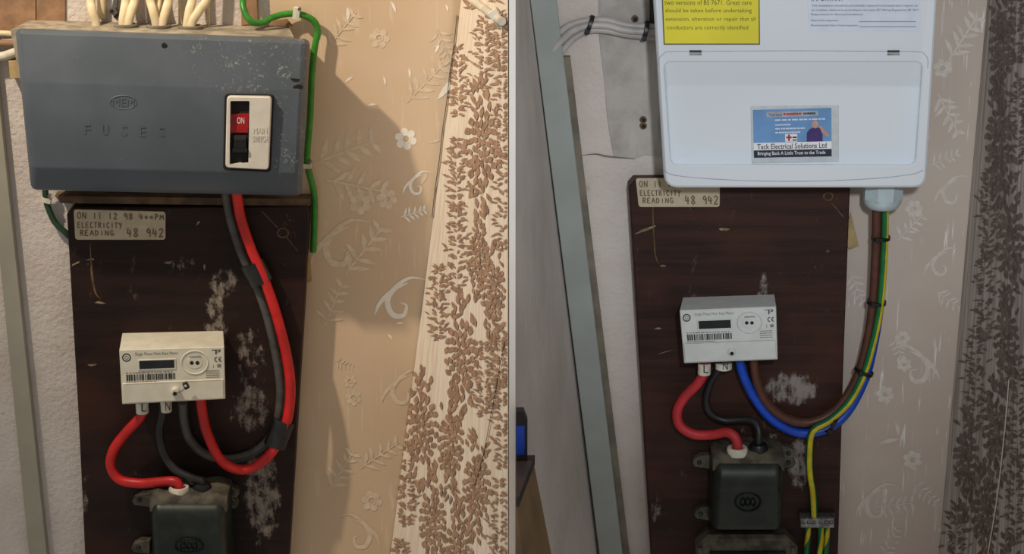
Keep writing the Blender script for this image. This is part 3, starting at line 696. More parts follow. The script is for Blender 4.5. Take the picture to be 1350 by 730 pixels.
# ------------------------------------------------------------------ meters
def meter(q, back, d0, d1, mat, label, loose_seal):
    org = P(*bil(q, .5, 1), d1); t = thing('electricity_meter', label, 'meter', Vector((org.x, -d0, org.z)))
    f = ring(rrect(q, 1.5, 2), d1); bq = rrect(back, 1.5, 2)
    br_ = ring(bq, d0)
    mb = MB(); mb.rings([br_, [Vector((lerp(b.x, p.x, .97), -(d1 - .0015), lerp(b.z, p.z, .985))) for p, b in zip(f, br_)], f]) if False else mb.rings([br_, atd(ring(rrect(q, 1.5, 2), d1), d1 - .0012), ring(inset(rrect(q, 1.5, 2), .9), d1)])
    body = obj('case', mb, mat, t)
    e = d1 + .0003
    # terminal cover, a shade proud of the case
    tc = sub(q, .012, .62, .985, .985)
    term = obj('terminal_cover', plate(rrect(tc, 1.2, 2), d1 - .002, d1 + .002, .8), mat, t)
    fr_ = plate(sub(q, .17, .195, .535, .39), d1 - .001, d1 + .0012, .6); disp = obj('display_frame', fr_, mat, t)
    obj('display', flat(sub(q, .185, .215, .52, .365), d1 + .0014), 'lcd', disp)
    cx, cy = bil(q, .715, .28); W = q[1][0] - q[0][0]
    obj('port_ring', annulus(cx, cy, W * .135, W * .118, 2.2, d1, rise=.0012), mat, t)
    pl = obj('optical_port', plate(ell(cx, cy, W * .075, W * .06, 20), d1 - .001, d1 + .0006, .4), mat, t)
    for s in (-.028, .026): obj('port_hole', flat(ell(cx + W * s, cy + .5, W * .019, W * .018, 12), d1 + .0009), 'black_plastic', pl)
    obj('port_print', dashes([(cx - W * .05, cy - 8.5), (cx + W * .06, cy - 9), (cx + W * .06, cy - 6.5), (cx - W * .05, cy - 6)], e + .0006, seed=4), 'pale_ink', pl, smooth=False)
    cx, cy = bil(q, .066, .145)
    obj('seal_mark', annulus(cx, cy, W * .042, W * .04, 1.5, e, rise=.0002), 'ink', t)
    obj('seal_mark', annulus(cx, cy, W * .02, W * .018, 1.0, e, rise=.0002), 'pale_ink', t)
    obj('type_lettering', text('Single Phase Multi Rate Meter', sub(q, .15, .06, .56, .13), e), 'pale_ink', t, smooth=False)
    mb = MB(); rb = random.Random(5); u = .055
    while u < .52:
        w = rb.choice((.006, .01, .016)); flat(sub(q, u, .46, u + w, .575), e, mb); u += w + rb.choice((.004, .006, .01))
    obj('barcode', mb, 'ink', t, smooth=False)
    obj('small_print', dashes(sub(q, .05, .42, .5, .445), e, seed=8), 'pale_ink', t, smooth=False)
    obj('small_print', dashes(sub(q, .05, .59, .35, .61), e, seed=9), 'pale_ink', t, smooth=False)
    obj('line', flat(sub(q, .03, .627, .97, .633), d1 + .0024), 'pale_ink', t)
    mb = text('P', sub(q, .915, .05, .965, .14), e); flat(sub(q, .88, .05, .965, .062), e, mb); obj('logo', mb, 'ink', t, smooth=False)
    mb = MB()
    for u0 in (.905, .945):
        c = bil(q, u0 + .018, .235); ribbon([(c[0] + W * .015 * math.cos(a), c[1] + W * .02 * math.sin(a)) for a in [math.radians(z) for z in range(60, 301, 30)]], 1.1, e, mb)
    a_, b_ = bil(q, .949, .235), bil(q, .965, .235); ribbon([a_, b_], 1.0, e, mb)
    obj('approval_mark', mb, 'ink', t, smooth=False)
    mb = text('i', sub(q, .89, .33, .897, .39), e); flat(sub(q, .93, .33, .965, .385), e, mb); obj('symbol', mb, 'pale_ink', t, smooth=False)
    mb = MB()
    for v in (.44, .48, .52, .56): dashes(sub(q, .82, v, .95, v + .022), e, mb, seed=int(v * 100))
    obj('rating_print', mb, 'pale_ink', t, smooth=False)
    for k, (u, v) in enumerate(((.87, -.13), (.87, -.06))): pass
    # sealing screw
    cx, cy = bil(q, .515, .83); s = W * .042
    n_ = plate(ell(cx, cy, s, s, 16), d1, d1 + (.010 if loose_seal else .005), 1.5); sc = obj('sealing_screw', n_, mat, term)
    obj('screw_recess', flat(ell(cx, cy + s * .25, s * .5, s * .45, 12), d1 + (.0103 if loose_seal else .0053)), 'hole_dark', term)
    if loose_seal:
        w = [P(cx + 3, cy, d1 + .01), P(cx + 9, cy - 2, d1 + .014), P(cx + 13, cy - 6, d1 + .014)]
        obj('seal_wire', sweep(crom(w, 5), .0006, 6), 'steel', term)
        obj('lead_seal', plate([(cx + 9.5, cy - 11), (cx + 15, cy - 13.5), (cx + 19, cy - 6), (cx + 13.5, cy - 3)], d1 + .010, d1 + .016, .8), 'black_plastic', term)
        obj('seal_window', flat([(cx + 12, cy - 10), (cx + 14.5, cy - 11), (cx + 16, cy - 8), (cx + 13.5, cy - 7)], d1 + .0164), 'grey_white_plastic', term)
    return t
q1 = [(157, 461), (295.5, 457), (297, 526), (161, 533)]
meter(q1, [(161, 439), (294.5, 436), (294, 505), (168, 510)], .0302, .098, 'cream_plastic', 'cream electricity meter with loose black seal on its terminal cover', True)
q2 = [(896, 409), (1023.5, 404), (1025.5, 474), (902, 479)]
meter(q2, [(900, 392), (1021, 388), (1021, 455), (908, 460)], .0302, .088, 'grey_white_plastic', 'grey white electricity meter with blue and brown cables below it', False)

# ------------------------------------------------------------------ cables
def cable(name, pts, r, mat, label, cat='cable', group=None, mi=None, twist=0, sub_=8, flatten=1.0, seg=12):
    return tag(obj(name, sweep(cable_path(pts, sub_), r, seg, mi=mi, twist=twist, flatten=flatten), mat, angle=80), label, cat, group)
def entries(gx, bx, ytop, d0=.0302):        # where the two tails enter the top of a cutout
    zt = P(gx, ytop, d0).z; r = []
    for x, dd in ((gx, .046), (bx, .04)):
        r.append(Vector((P(x, ytop + 12, d0 + dd).x, -(d0 + dd), zt)))
    return r
ENT1 = entries(236, 266, 628); ENT2 = entries(972, 1000, 577)
DN = Vector((0, 0, -.004)); UP = Vector((0, 0, .014))
# left bay
cable('red_cable', [(311, 246, .07), (313, 262, .06), (318, 290, .048), (331, 328, .047), (346, 362, .047), (363, 410, .047), (377, 465, .047), (383, 515, .047), (376, 562, .048), (353, 602, .052), (322, 619, .055), (292, 607, .057), (273, 570, .059), (266, 538, .06), (265, 520, .062)], .0068, 'red_cable', 'red cable looping from the grey fuse box down into the cream meter')
cable('black_cable', [(298, 246, .066), (299, 262, .052), (305, 292, .040), (319, 335, .037), (335, 368, .037), (351, 412, .037), (363, 462, .037), (370, 510, .037), (367, 548, .037), (355, 578, .037), (332, 597, .037), (302, 605, .038), (272, 599, .040), (251, 580, .044), (243, 555, .05), (241, 530, .058)], .0062, 'grey_cable', 'dusty black cable running beside red cable from grey fuse box to meter')
cable('red_cable', [(188, 530, .06), (186, 548, .06), (168, 568, .058), (150, 592, .056), (146, 615, .056), (158, 632, .058), (184, 637, .062), (210, 635, .07), (227, 634, .075), ENT1[0] + Vector((-.001, 0, .008)), ENT1[0] + DN], .0066, 'red_cable', 'short red cable bending from cream meter to the green cutout')
cable('black_cable', [(216, 528, .06), (214, 545, .06), (210, 568, .058), (215, 595, .06), (230, 618, .066), (250, 629, .070), (262, 633, .070), ENT1[1] + Vector((0, 0, .008)), ENT1[1] + DN], .0058, 'black_cable', 'short black cable bending from cream meter to the green cutout')
# sleeves marked L and N under the meters
def sleeve(px, py, d, letter, label, r=.0085, h=.0155):
    p = P(px, py, d); mb = MB()
    mb.rings([[p + Vector((rr * math.cos(a), rr * math.sin(a), z)) for a in [2 * math.pi * k / 18 for k in range(18)]] for rr, z in ((r * .9, -h / 2), (r, -h / 2 + .001), (r, h / 2 - .001), (r * .9, h / 2))])
    t = obj('cable_marker', mb, 'clip_white'); tag(t, label, 'cable marker')
    q = R4(px - 1, py - 5, px + 5.5, py + 5.5)
    obj('marker_lettering', text(letter, q, d + r + .0004), 'ink', t, smooth=False); return t
sleeve(187.5, 537, .06, 'L', 'white marker sleeve lettered L under the cream meter')
sleeve(219, 535, .062, 'N', 'white marker sleeve lettered N under the cream meter', .0075)
sleeve(928.5, 486, .058, 'L', 'white marker sleeve lettered L under the grey white meter')
t = sleeve(954, 482, .057, 'N', 'white marker sleeve lettered N under the grey white meter', .011, .009)
def band(pts, r, mat, label, cat, name, group=None):
    return tag(obj(name, sweep(cable_path(pts, 5), r, 14, flatten=.75), mat, angle=60), label, cat, group)
band([(332, 346, .042), (345, 372, .042)], .0165, 'tape_black', 'black tape band on red and black cables just below grey fuse box', 'tape', 'cable_tape')
band([(374, 554, .044), (362, 588, .047)], .015, 'tape_black', 'black tape band low on the red and black cable loop', 'tape', 'cable_tape')
# green earth wire
cable('green_wire', [(321, -60, .02), (320, -5, .022), (322, 14, .03), (331, 28, .035), (345, 30, .03), (362, 22, .018), (382, 18, .014), (400, 20, .014), (414, 28, .014), (419, 42, .014), (415, 62, .015), (411, 100, .016), (409, 150, .016), (405, 205, .014), (407, 225, .012), (414, 255, .009), (414.5, 290, .008), (413, 332, .0065)], .0042, 'green_cable', 'green earth wire hanging past the corner of the grey fuse box', 'wire')
cable('green_wire', [(60, 240, .02), (60, 258, .014), (63, 272, .012), (72, 292, .01), (86, 306, .008), (92, 312, .006)], .0042, 'dark_green_cable', 'short dark green wire under the corner of the grey fuse box', 'wire')
def clip(px, py, d, w, h, ang, label):
    p = P(px, py, d); Rm = Matrix.Rotation(ang, 4, 'Y'); mb = MB(); mb.box(p, (w, .012, h), Rm)
    t = obj('cable_clip', mb, 'clip_white', smooth=False); tag(t, label, 'cable clip')
    q = P(px + 4 * math.cos(ang), py - 5, d + .006); b = MB(); b.rings([[q + Vector((.0022 * math.cos(a), -k, .0022 * math.sin(a))) for a in [2 * math.pi * j / 10 for j in range(10)]] for k in (-.004, .002)])
    obj('nail', b, 'steel', t); return t
clip(391, 17, .014, .0085, .014, .15, 'white clip nailed over the green wire above the fuse box')
clip(404.5, 218, .013, .012, .006, .0, 'white clip on the green wire beside the fuse box edge')
clip(61, 263, .012, .013, .0065, .25, 'white clip on the short dark green wire')
# cream cables entering the fuse box from above
G1 = 'cream cables entering the fuse box top'
for pts, lab in (([(117, -60, .012), (119, -5, .016), (121, 12, .022), (126, 27, .024), (127, 36, .026)], 'cream flat cable entering the small open knockout in fuse box top'),
                 ([(134, -60, .006), (134, 15, .006), (134, 24, .006)], 'cream cable running behind the first flat cable above fuse box'),
                 ([(168, -60, .014), (166, -5, .016), (164, 12, .022), (162, 27, .026), (162, 36, .028)], 'cream cable in grommet beside the old metal clip'),
                 ([(182, -60, .014), (178, -5, .018), (174, 12, .024), (170, 27, .028), (169, 36, .03)], 'wider cream cable leaning in the grommet beside metal clip'),
                 ([(190, -60, .014), (197, -5, .018), (201, 12, .024), (205, 28, .028), (206, 36, .03)], 'cream cable slanting down into the middle grommet'),
                 ([(214, -60, .008), (210, -5, .01), (207, 15, .02), (206, 28, .022)], 'thin cream cable behind the middle grommet pair'),
                 ([(228, -60, .014), (223, -5, .018), (219, 12, .024), (215, 28, .028), (214, 36, .03)], 'cream cable rising straight from the middle grommet'),
                 ([(258, -60, .014), (254, -5, .018), (250, 12, .024), (247, 29, .028), (246, 38, .03)], 'cream cable rising from the last grommet of the row'),
                 ([(285, -60, .014), (274, -5, .02), (264, 12, .026), (254, 28, .03), (252, 38, .032)], 'cream cable leaning across the last grommet of the row')):
    wide = .0056 if 'thin' not in lab else .0042
    cable('cream_cable', pts, wide, 'cream_cable', lab, 'cable', G1, flatten=.7)
cable('thin_wire', [(237, -60, .004), (237, 0, .004), (237, 32, .005)], .0018, 'cream_cable', 'thin pale wire standing between the two right grommets', 'wire')
cable('thin_wire', [(275, -60, .004), (275, 0, .004), (275, 34, .005)], .0018, 'cream_cable', 'thin pale wire beyond the last grommet, beside white wall', 'wire')
t = thing('pipe_clip', 'old grey metal clip with screw above the fuse box', 'clip', P(149, 24, 0))
obj('strap', plate([(143, 14), (150, 10), (156, 17), (150, 22)], 0, .01, .8), 'steel', t)
obj('arm', plate([(147, 12), (152, -14), (157, -14), (153, 13)], 0, .007, .6), 'steel', t)
obj('screw', plate(ell(147, 15, 2.5, 2.5, 10), .008, .012, .5), 'hole_dark', t)
obj('foot', plate([(149, 22), (154, 16), (159, 21), (153, 26)], 0, .008, .6), 'dark_grey', t)
cable('cream_cable', [(-40, 44, .012), (5, 44, .012), (22, 46, .02), (34, 50, .02)], .0038, 'cream_cable', 'cream cable running behind the upper side of the fuse box', 'cable')
cable('cream_cable', [(-40, 82, .012), (4, 74, .012), (20, 69, .02), (34, 66, .02)], .006, 'white_cable', 'thick white cable slanting behind the side of the fuse box', 'cable')
cable('brown_cable', [(-40, 58, .012), (5, 57, .012), (22, 57, .02), (34, 58, .02)], .004, 'brown_timber', 'brown cable between two pale cables behind the fuse box', 'cable')
mb = plate([(11, 81), (26, 79), (28, 103), (13, 104)], 0, .022, 1); tag(obj('wood_block', mb, 'scrap_paper'), 'small wooden block fixed to wall behind fuse box side', 'wood block')
# white cable on the floral wall
path = crom([WL(x, y, .008) for x, y in ((600, -40), (625, -6), (640, 6), (655, 17), (671, 28))], 6)
tag(obj('white_cable', sweep(path, .0048, 12), 'white_cable', angle=80), 'white cable crossing the top of the brown floral wallpaper', 'cable')
mb = MB(); mb.box(WL(664, 23, .008), (.011, .012, .02), Matrix.Rotation(-.6, 4, 'Y')); tag(obj('cable_clip', mb, 'clip_white', smooth=False), 'white clip holding cable on the brown floral wallpaper', 'cable clip')

# ------------------------------------------------------------------ cutouts (service fuses)
def cutout(x0, x1, ytop, yfront, ybot, label, emb, lugs, ent, d0=.0302, d1=.1, ribs=True):
    org = P((x0 + x1) / 2, ybot, d1); t = thing('service_cutout', label, 'cutout', Vector((org.x, -d0, org.z)))
    zt = P((x0 + x1) / 2, ytop, d0).z; D1 = d1 - d0
    # fuse carrier: rounded top and sides, slightly proud body, front ribs
    cols = 41; prof = []
    za = zt - .010; zb = P(x0, ybot, d1).z; rt = .026
    for k in range(9):
        a = math.pi / 2 * k / 8; prof.append((D1 - rt * .8 + rt * .8 * math.sin(a), za - rt * (1 - math.cos(a)) * 1.1))
    prof += [(D1, za - .034), (D1 + .0012, za - .037), (D1 + .0012, za - .041), (D1, za - .044), (D1, zb + .012), (D1 - .006, zb)]
    Xa, Xb = P(x0, yfront + 20, d0 + D1 * .7).x, P(x1, yfront + 20, d0 + D1 * .7).x
    G = []
    for i, (dp, z) in enumerate(prof):
        row = []
        for k in range(cols):
            u = k / (cols - 1); e = min(u, 1 - u)
            fall = (1 - math.sqrt(max(0, 1 - (max(0, .13 - e) / .13) ** 2))) * .03
            rib = (.0007 * (1 if k % 2 else -1)) if (ribs and i >= 12 and .14 < u < .86) else 0
            row.append(Vector((lerp(Xa, Xb, u), -(d0 + max(.004, dp - fall) + rib), z)))
        G.append(row)
    mb = MB()
    for i in range(len(G) - 1):
        for j in range(cols - 1): mb.face([G[i][j], G[i][j + 1], G[i + 1][j + 1], G[i + 1][j]])
    loop = G[0] + [r[-1] for r in G[1:-1]] + G[-1][::-1] + [r[0] for r in G[-2:0:-1]]
    mb.rings([loop, atd(loop, d0)], False, True)
    obj('fuse_carrier', mb, 'cast_iron', t, angle=50)
    # dusty top block with the two entries
    n = 12; rr = []
    for dpt, dz in ((0, 0.0), (D1 * .5, 0), (D1 * .72, -.001), (D1 * .8, -.004), (D1 * .84, -.012), (D1 * .84, -.02)):
        rr.append([Vector((lerp(Xa + .001, Xb - .001, k / n), -(d0 + dpt), zt + dz - (.004 if k in (0, n) else 0) + .0012 * math.sin(k * 2.1))) for k in range(n + 1)])
    mb = MB()
    for i in range(len(rr) - 1):
        for k in range(n): mb.face([rr[i][k], rr[i][k + 1], rr[i + 1][k + 1], rr[i + 1][k]])
    for k in (0, n): mb.face([r[k] for r in rr] + [Vector((rr[0][k].x, -d0, zt - .02))])
    obj('top_block', mb, 'cast_dusty', t, angle=60)
    for (lx, ly, s, sg) in lugs:
        hole = ell(lx, ly, 3, 3, 12); lug = [(lx + sg * a, ly + b) for a, b in ((16, -10), (2, -9), (-6, -5), (-9, 1), (-6, 6), (2, 7), (16, 9))]
        if sg < 0: lug = lug[::-1]
        l_ = obj('lug', plate(lug, d0, d0 + .014, 1.6), 'cast_dusty', t)
        obj('lug_screw', plate(hole, d0 + .013, d0 + .0165, .6), 'cast_iron', l_)
    p = ent[0]
    mb = MB(); mb.rings([[p + Vector((r * math.cos(a), r * math.sin(a), z)) for a in [2 * math.pi * k / 24 for k in range(24)]] for r, z in ((.0135, -.006), (.0138, .002), (.0125, .0045), (.0095, .0045), (.008, .0))])
    obj('entry_ring', mb, 'clip_white', t)
    p = ent[1]
    mb = MB(); mb.rings([[p + Vector((r * math.cos(a), r * math.sin(a), z)) for a in [2 * math.pi * k / 20 for k in range(20)]] for r, z in ((.0125, -.008), (.0125, .003), (.0105, .007), (.0065, .008))])
    obj('entry_bush', mb, 'black_plastic', t)
    ex, ey, ea, eb = emb
    e = obj('emblem', annulus(ex, ey, ea, eb, 3, d1 + .0004, rise=.002), 'cast_iron', t)
    for k in (-1, 0, 1): obj('emblem_relief', annulus(ex + k * ea * .38, ey, ea * .22, eb * .42, 2, d1 + .0004, rise=.0014, n=16), 'cast_iron', e)
    return t
cutout(198, 301, 628, 646, 790, 'dark green cast cutout with dusty top under the cream meter', (249, 720, 20, 11), ((183, 660, 1, 1), (182, 722, 1, 1), (306, 650, 1, -1), (305, 664, 1, -1)), ENT1, d1=.108)
cutout(938, 1034, 577, 601, 700, 'dark green cast cutout under the grey white meter, beside earth block', (986, 662, 18, 14), ((922, 610, 1, 1), (924, 678, 1, 1), (1040, 598, 1, -1), (1040, 610, 1, -1)), ENT2, ribs=False)
# flange below the right cutout
t = thing('cable_box', 'grey cast cable box below the cutout beside the earth block', 'cable box', P(985, 800, .0302))
obj('body', plate([(918, 722), (934, 706), (1036, 706), (1052, 722), (1050, 800), (920, 800)], .0302, .062, 4), 'cast_dusty', t)
obj('front_panel', plate([(936, 728), (1036, 728), (1036, 790), (936, 790)], .06, .068, 3), 'cast_iron', t)
for x in (923, 1046): obj('edge_strip', plate([(x - 3, 722), (x + 3, 722), (x + 3, 800), (x - 3, 800)], .06, .066, 1), 'cast_dusty', t)

# ------------------------------------------------------------------ right bay: consumer unit
def unit():
    out = [(856, -90), (1241, -90), (1221, 248), (876, 248)]
    o = rrect(out, [12, 12, 18, 18], 6); h = rrect([(872, 79), (1219, 79), (1209, 219), (882, 219)], [14, 14, 12, 12], 6)
    d1 = .112
    t = thing('consumer_unit', 'white plastic consumer unit with yellow sticker and recessed flap', 'consumer unit', Vector((P(1048, 0, .1).x, 0, P(1048, 248, d1).z)))
    ro = ring(o, d1); cx = sum(p.x for p in ro) / len(ro)
    back = [Vector((cx + (p.x - cx) * .955, -.0, p.z + (.006 if p.z < 1.5 else -.004))) for p in ro]
    mid = [Vector((cx + (p.x - cx) * .985, -.07, p.z + .003)) for p in ro]
    fl_ = rrect([(879, 111), (1213, 111), (1206, 216.5), (885, 216.5)], [6, 6, 10, 10], 6)
    mb = MB(); mb.rings([back, mid, atd(ro, d1 - .006), ring(inset(o, 1.2), d1 - .002), ring(inset(o, 3.5), d1), ring(h, d1), ring(inset(h, 1.8), d1 - .001), ring(inset(h, 2.6), d1 - .006), ring(fl_, d1 - .018), ring(inset(fl_, 2), d1 - .019)])
    obj('enclosure', mb, 'unit_white', t, angle=30)
    # seams of the flap
    seam = curve2([(868, 90), (869, 78), (875, 71), (886, 68), (960, 67.5), (1048, 67), (1140, 67.5), (1208, 68), (1218, 71), (1223, 78), (1223, 90)], 5)
    obj('flap_seam', ribbon(seam, .9, d1 + .0003), 'seam', t)
    obj('lower_seam', ribbon(curve2([(874, 222), (890, 231), (960, 237), (1048, 239), (1140, 236), (1200, 230), (1217, 224)], 5), .9, d1 + .0003), 'seam', t)
    for x in (917, 1178):
        hg = obj('flap_hinge', plate([(x - 8, 66.5), (x + 8, 66.5), (x + 8, 69.5), (x - 8, 69.5)], d1 - .002, d1 + .0012, .4), 'dark_grey', t)
        obj('hinge_slot', plate([(x - 8, 70.6), (x + 8, 70.6), (x + 8, 73), (x - 8, 73)], d1 - .002, d1 + .001, .4), 'block_steel', hg)
    e = d1 + .0006
    # yellow warning sticker
    s = obj('warning_sticker', plate([(870, -60), (1001, -60), (1002, 59), (875, 59)], d1 - .001, e, .2), 'sticker_border', t); s['label'] = 'yellow warning sticker with black border'
    obj('sticker_face', flat([(871.8, -60), (999.6, -60), (1000.4, 57.4), (876.4, 57.4)], e + .0002), 'sticker_yellow', s)
    lines = (('two versions of BS 7671. Great care', 876, 991, 0.2, 6.6), ('should be taken before undertaking', 877, 991, 11, 18), ('extension, alteration or repair that all', 877.5, 996, 22.5, 29), ('conductors are correctly identified.', 879, 988, 33.5, 40.5))
    for tx, x0, x1, y0, y1 in lines: obj('sticker_lettering', text(tx, R4(x0, y0, x1, y1), e + .0004), 'sticker_ink', s, smooth=False)
    # white inspection notice
    s = obj('inspection_notice', plate([(1062, -60), (1214, -60), (1213, 41), (1066, 41)], d1 - .001, e, .2), 'sheet_white', t); s['label'] = 'white inspection notice with small print'
    obj('notice_heading', text('IMPORTANT', R4(1070, -6, 1112, 1.6), e + .0003), 'ink', s, smooth=False)
    for tx, x0, x1, y0, y1 in (('This installation should be periodically inspected and tested and a report on', 1070, 1210, 6, 9.4), ('its condition obtained as prescribed in the latest IET Wiring Regulations BS 7671', 1070, 1210.5, 11.8, 15.2),
                               ('Requirements for Electrical Installations.', 1069.5, 1138, 17.6, 21), ('Date of last inspection', 1069.5, 1105, 25.5, 28.8), ('Recommended date of next inspection', 1069.5, 1131, 32, 35.3)):
        obj('notice_lettering', text(tx, R4(x0, y0, x1, y1), e + .0003), 'ink', s, smooth=False)
    for x0, y in ((1133, 28.6), (1133, 35.2)):
        mb = MB()
        for k in range(30): flat(R4(x0 + k * 2.5, y - .5, x0 + k * 2.5 + 1.7, y + .4), e + .0003, mb)
        obj('dotted_line', mb, 'ink', s, smooth=False)
    return t, d1
cu, UD = unit()
# business card in its clear sleeve, stuck in the recess
df = UD - .019
t = thing('business_card', 'blue business card in a clear sleeve on the white unit flap', 'card', Vector((P(1048, 216, df).x, -df, P(1048, 215, df).z)))
sl = obj('sleeve', plate(rrect([(989.5, 140), (1106, 138.5), (1106, 213), (991, 216)], 2, 2), df, df + .0012, .8), 'sleeve', t)
q = [(992.5, 145), (1096, 142), (1096.5, 206), (994, 208)]
e = df + .0016
cf = obj('card_face', flat(q, e), 'card_blue', t)
obj('white_strip', flat(sub(q, 0, .69, 1, .845), e + .0002), 'white_ink', t)
obj('navy_strip', flat(sub(q, 0, .845, 1, 1), e + .0002), 'card_navy', t)
obj('card_lettering', text('Tack Electrical Solutions Ltd', sub(q, .045, .715, .935, .825), e + .0004, bold=.012), 'card_navy', t, smooth=False)
obj('card_lettering', text('Bringing Back A Little Trust to the Trade', sub(q, .05, .875, .92, .97), e + .0004, bold=.008), 'white_ink', t, smooth=False)
obj('heading_pill', flat(rrect(sub(q, .17, .05, .83, .16), 3, 4), e + .0002), 'seam', t)
obj('heading_lettering', text('Your Local', sub(q, .2, .075, .37, .14), e + .0004), 'card_navy', t, smooth=False)
obj('heading_print', dashes(sub(q, .39, .075, .62, .135), e + .0004, seed=2), 'red_ink', t, smooth=False)
obj('heading_print', dashes(sub(q, .64, .075, .8, .135), e + .0004, seed=3), 'card_navy', t, smooth=False)
mb = MB()
for k, (v, u1) in enumerate(((.2, .92), (.3, .48), (.38, .66), (.46, .6))): dashes(sub(q, .28, v, u1, v + .05), e + .0003, mb, seed=k + 20, h=.6)
obj('card_print', mb, 'sheet_white', t, smooth=False)
mb = flat(sub(q, .405, .52, .56, .68), e + .0003); fg = obj('flag_logo', mb, 'white_ink', t)
mb = flat(sub(q, .42, .57, .49, .61), e + .0005); flat(sub(q, .443, .53, .467, .665), e + .0005, mb); obj('flag_cross', mb, 'red_ink', fg)
mb = flat(sub(q, .5, .575, .555, .61), e + .0005); flat(sub(q, .5, .635, .555, .66), e + .0005, mb); obj('flag_bars', mb, 'card_navy', fg)
po = lambda L: [bil(q, u, v) for u, v in L]
obj('portrait_torso', flat(po([(.68, .69), (.685, .5), (.72, .43), (.77, .4), (.83, .4), (.87, .44), (.885, .5), (.885, .69)]), e + .0004), 'card_purple', t)
obj('portrait_head', flat([bil(q, .79 + .042 * math.cos(a), .33 + .085 * math.sin(a)) for a in [2 * math.pi * k / 16 for k in range(16)]], e + .0006), 'card_skin', t)
obj('portrait_arm', flat(po([(.845, .38), (.87, .37), (.97, .55), (.95, .6), (.88, .52)]), e + .0005), 'card_skin', t)
# gland and cables
p = P(1163.5, 262, .058); mb = MB()
def hexr(r, z, n=8, ph=.39): return [p + Vector((r * math.cos(2 * math.pi * k / n + ph), r * math.sin(2 * math.pi * k / n + ph), z)) for k in range(n)]
g = thing('cable_gland', 'pale grey plastic cable gland under the white consumer unit', 'cable gland', p + Vector((0, 0, -.012)))
mb.rings([hexr(.0262, .03), hexr(.0262, .002), hexr(.0245, -.001)]); obj('gland_nut', mb, 'gland_plastic', g, angle=20)
def circ(r, z, n=28): return [p + Vector((r * math.cos(2 * math.pi * k / n), r * math.sin(2 * math.pi * k / n), z)) for k in range(n)]
mb = MB(); mb.rings([circ(.0245, .002), circ(.0245, -.003), circ(.0215, -.009), circ(.0165, -.0125), circ(.0135, -.013), circ(.0125, -.006)]); obj('dome_cap', mb, 'gland_plastic', g, angle=45)
cable('brown_cable', [(1157, 262, .058), (1156, 280, .058), (1155, 330, .052), (1151, 400, .048), (1143, 452, .046), (1129, 500, .046), (1104, 538, .047), (1072, 556, .049), (1040, 553, .051), (1014, 535, .053), (999, 508, .055), (994, 480, .056), (994, 466, .058)], .0062, 'brown_cable', 'brown cable curving from the gland to the grey white meter')
cable('blue_cable', [(1164, 262, .048), (1164, 280, .048), (1163.5, 330, .040), (1159.5, 400, .037), (1152.5, 450, .037), (1140, 500, .038), (1117, 543, .041), (1088, 566, .047), (1052, 570, .049), (1018, 553, .051), (995, 525, .054), (981, 497, .057), (976, 478, .058), (976, 472, .06)], .0062, 'blue_cable', 'bright blue cable curving from the gland to the grey white meter')
stripe = lambda j: 1 if j in (5, 6, 7) else 0
cable('earth_cable', [(1167, 262, .06), (1167, 280, .06), (1166, 330, .057), (1161, 400, .056), (1151, 452, .055), (1138, 495, .055), (1119, 530, .057), (1094, 554, .06), (1076, 564, .062), (1069, 574, .058), (1067, 598, .05), (1068, 625, .046), (1072, 650, .044), (1074, 690, .044)], .0047, ['earth_green', 'earth_yellow'], 'long green and yellow earth cable dropping from the bundle to earth block', 'cable', mi=stripe, twist=1.7)
cable('red_cable', [(928, 474, .056), (928, 490, .056), (920, 505, .055), (902, 524, .053), (893, 542, .052), (896, 560, .053), (914, 572, .056), (938, 573, .06), (957, 570, .068), (968, 575, .074), ENT2[0] + UP * .6, ENT2[0] + DN], .0066, 'dusty_red_cable', 'short red cable bending from grey white meter to the dark cutout')
cable('black_cable', [(948, 472, .056), (946, 488, .056), (936, 506, .05), (931, 528, .046), (937, 545, .044), (955, 554, .045), (978, 553, .05), (993, 555, .058), (1000, 566, .066), ENT2[1] + UP * .7, ENT2[1] + DN], .0048, 'black_cable', 'short black cable bending from grey white meter to the dark cutout')
def tie(px, py, d, ang, r, label, grp=None, fl=1.15):
    p = P(px, py, d); ax = Vector((math.cos(ang), 0, math.sin(ang))); mb = MB()       # ax: across the bundle
    tn = Vector((-math.sin(ang), 0, math.cos(ang))); n = 20
    def rg(rad, z): return [p + ax * rad * math.cos(2 * math.pi * k / n) + Vector((0, -1, 0)) * rad * fl * math.sin(2 * math.pi * k / n) + tn * z for k in range(n)]
    mb.rings([rg(r - .0014, -.0028), rg(r, -.0022), rg(r, .0022), rg(r - .0014, .0028)], False, False)
    t = obj('cable_tie', mb, 'black_plastic'); tag(t, label, 'cable tie', grp)
    c = p + ax * (-r * .5) + Vector((0, -1, 0)) * r * fl * .9; b = MB(); b.box(c, (.005, .005, .006), Matrix.Rotation(-ang, 4, 'Y')); obj('tie_head', b, 'black_plastic', t, smooth=False)
    return t
tie(1161, 313, .05, 0, .0125, 'black cable tie on brown and green cables nearest the gland')
tie(1155.5, 398, .047, -.05, .0128, 'second black cable tie below the gland on the cable bundle')
tie(1139, 489, .046, -.35, .0132, 'third black cable tie where the bundle begins to curve')
tie(1096, 557, .051, 1.05, .0145, 'black cable tie on the blue cable above the earth block')
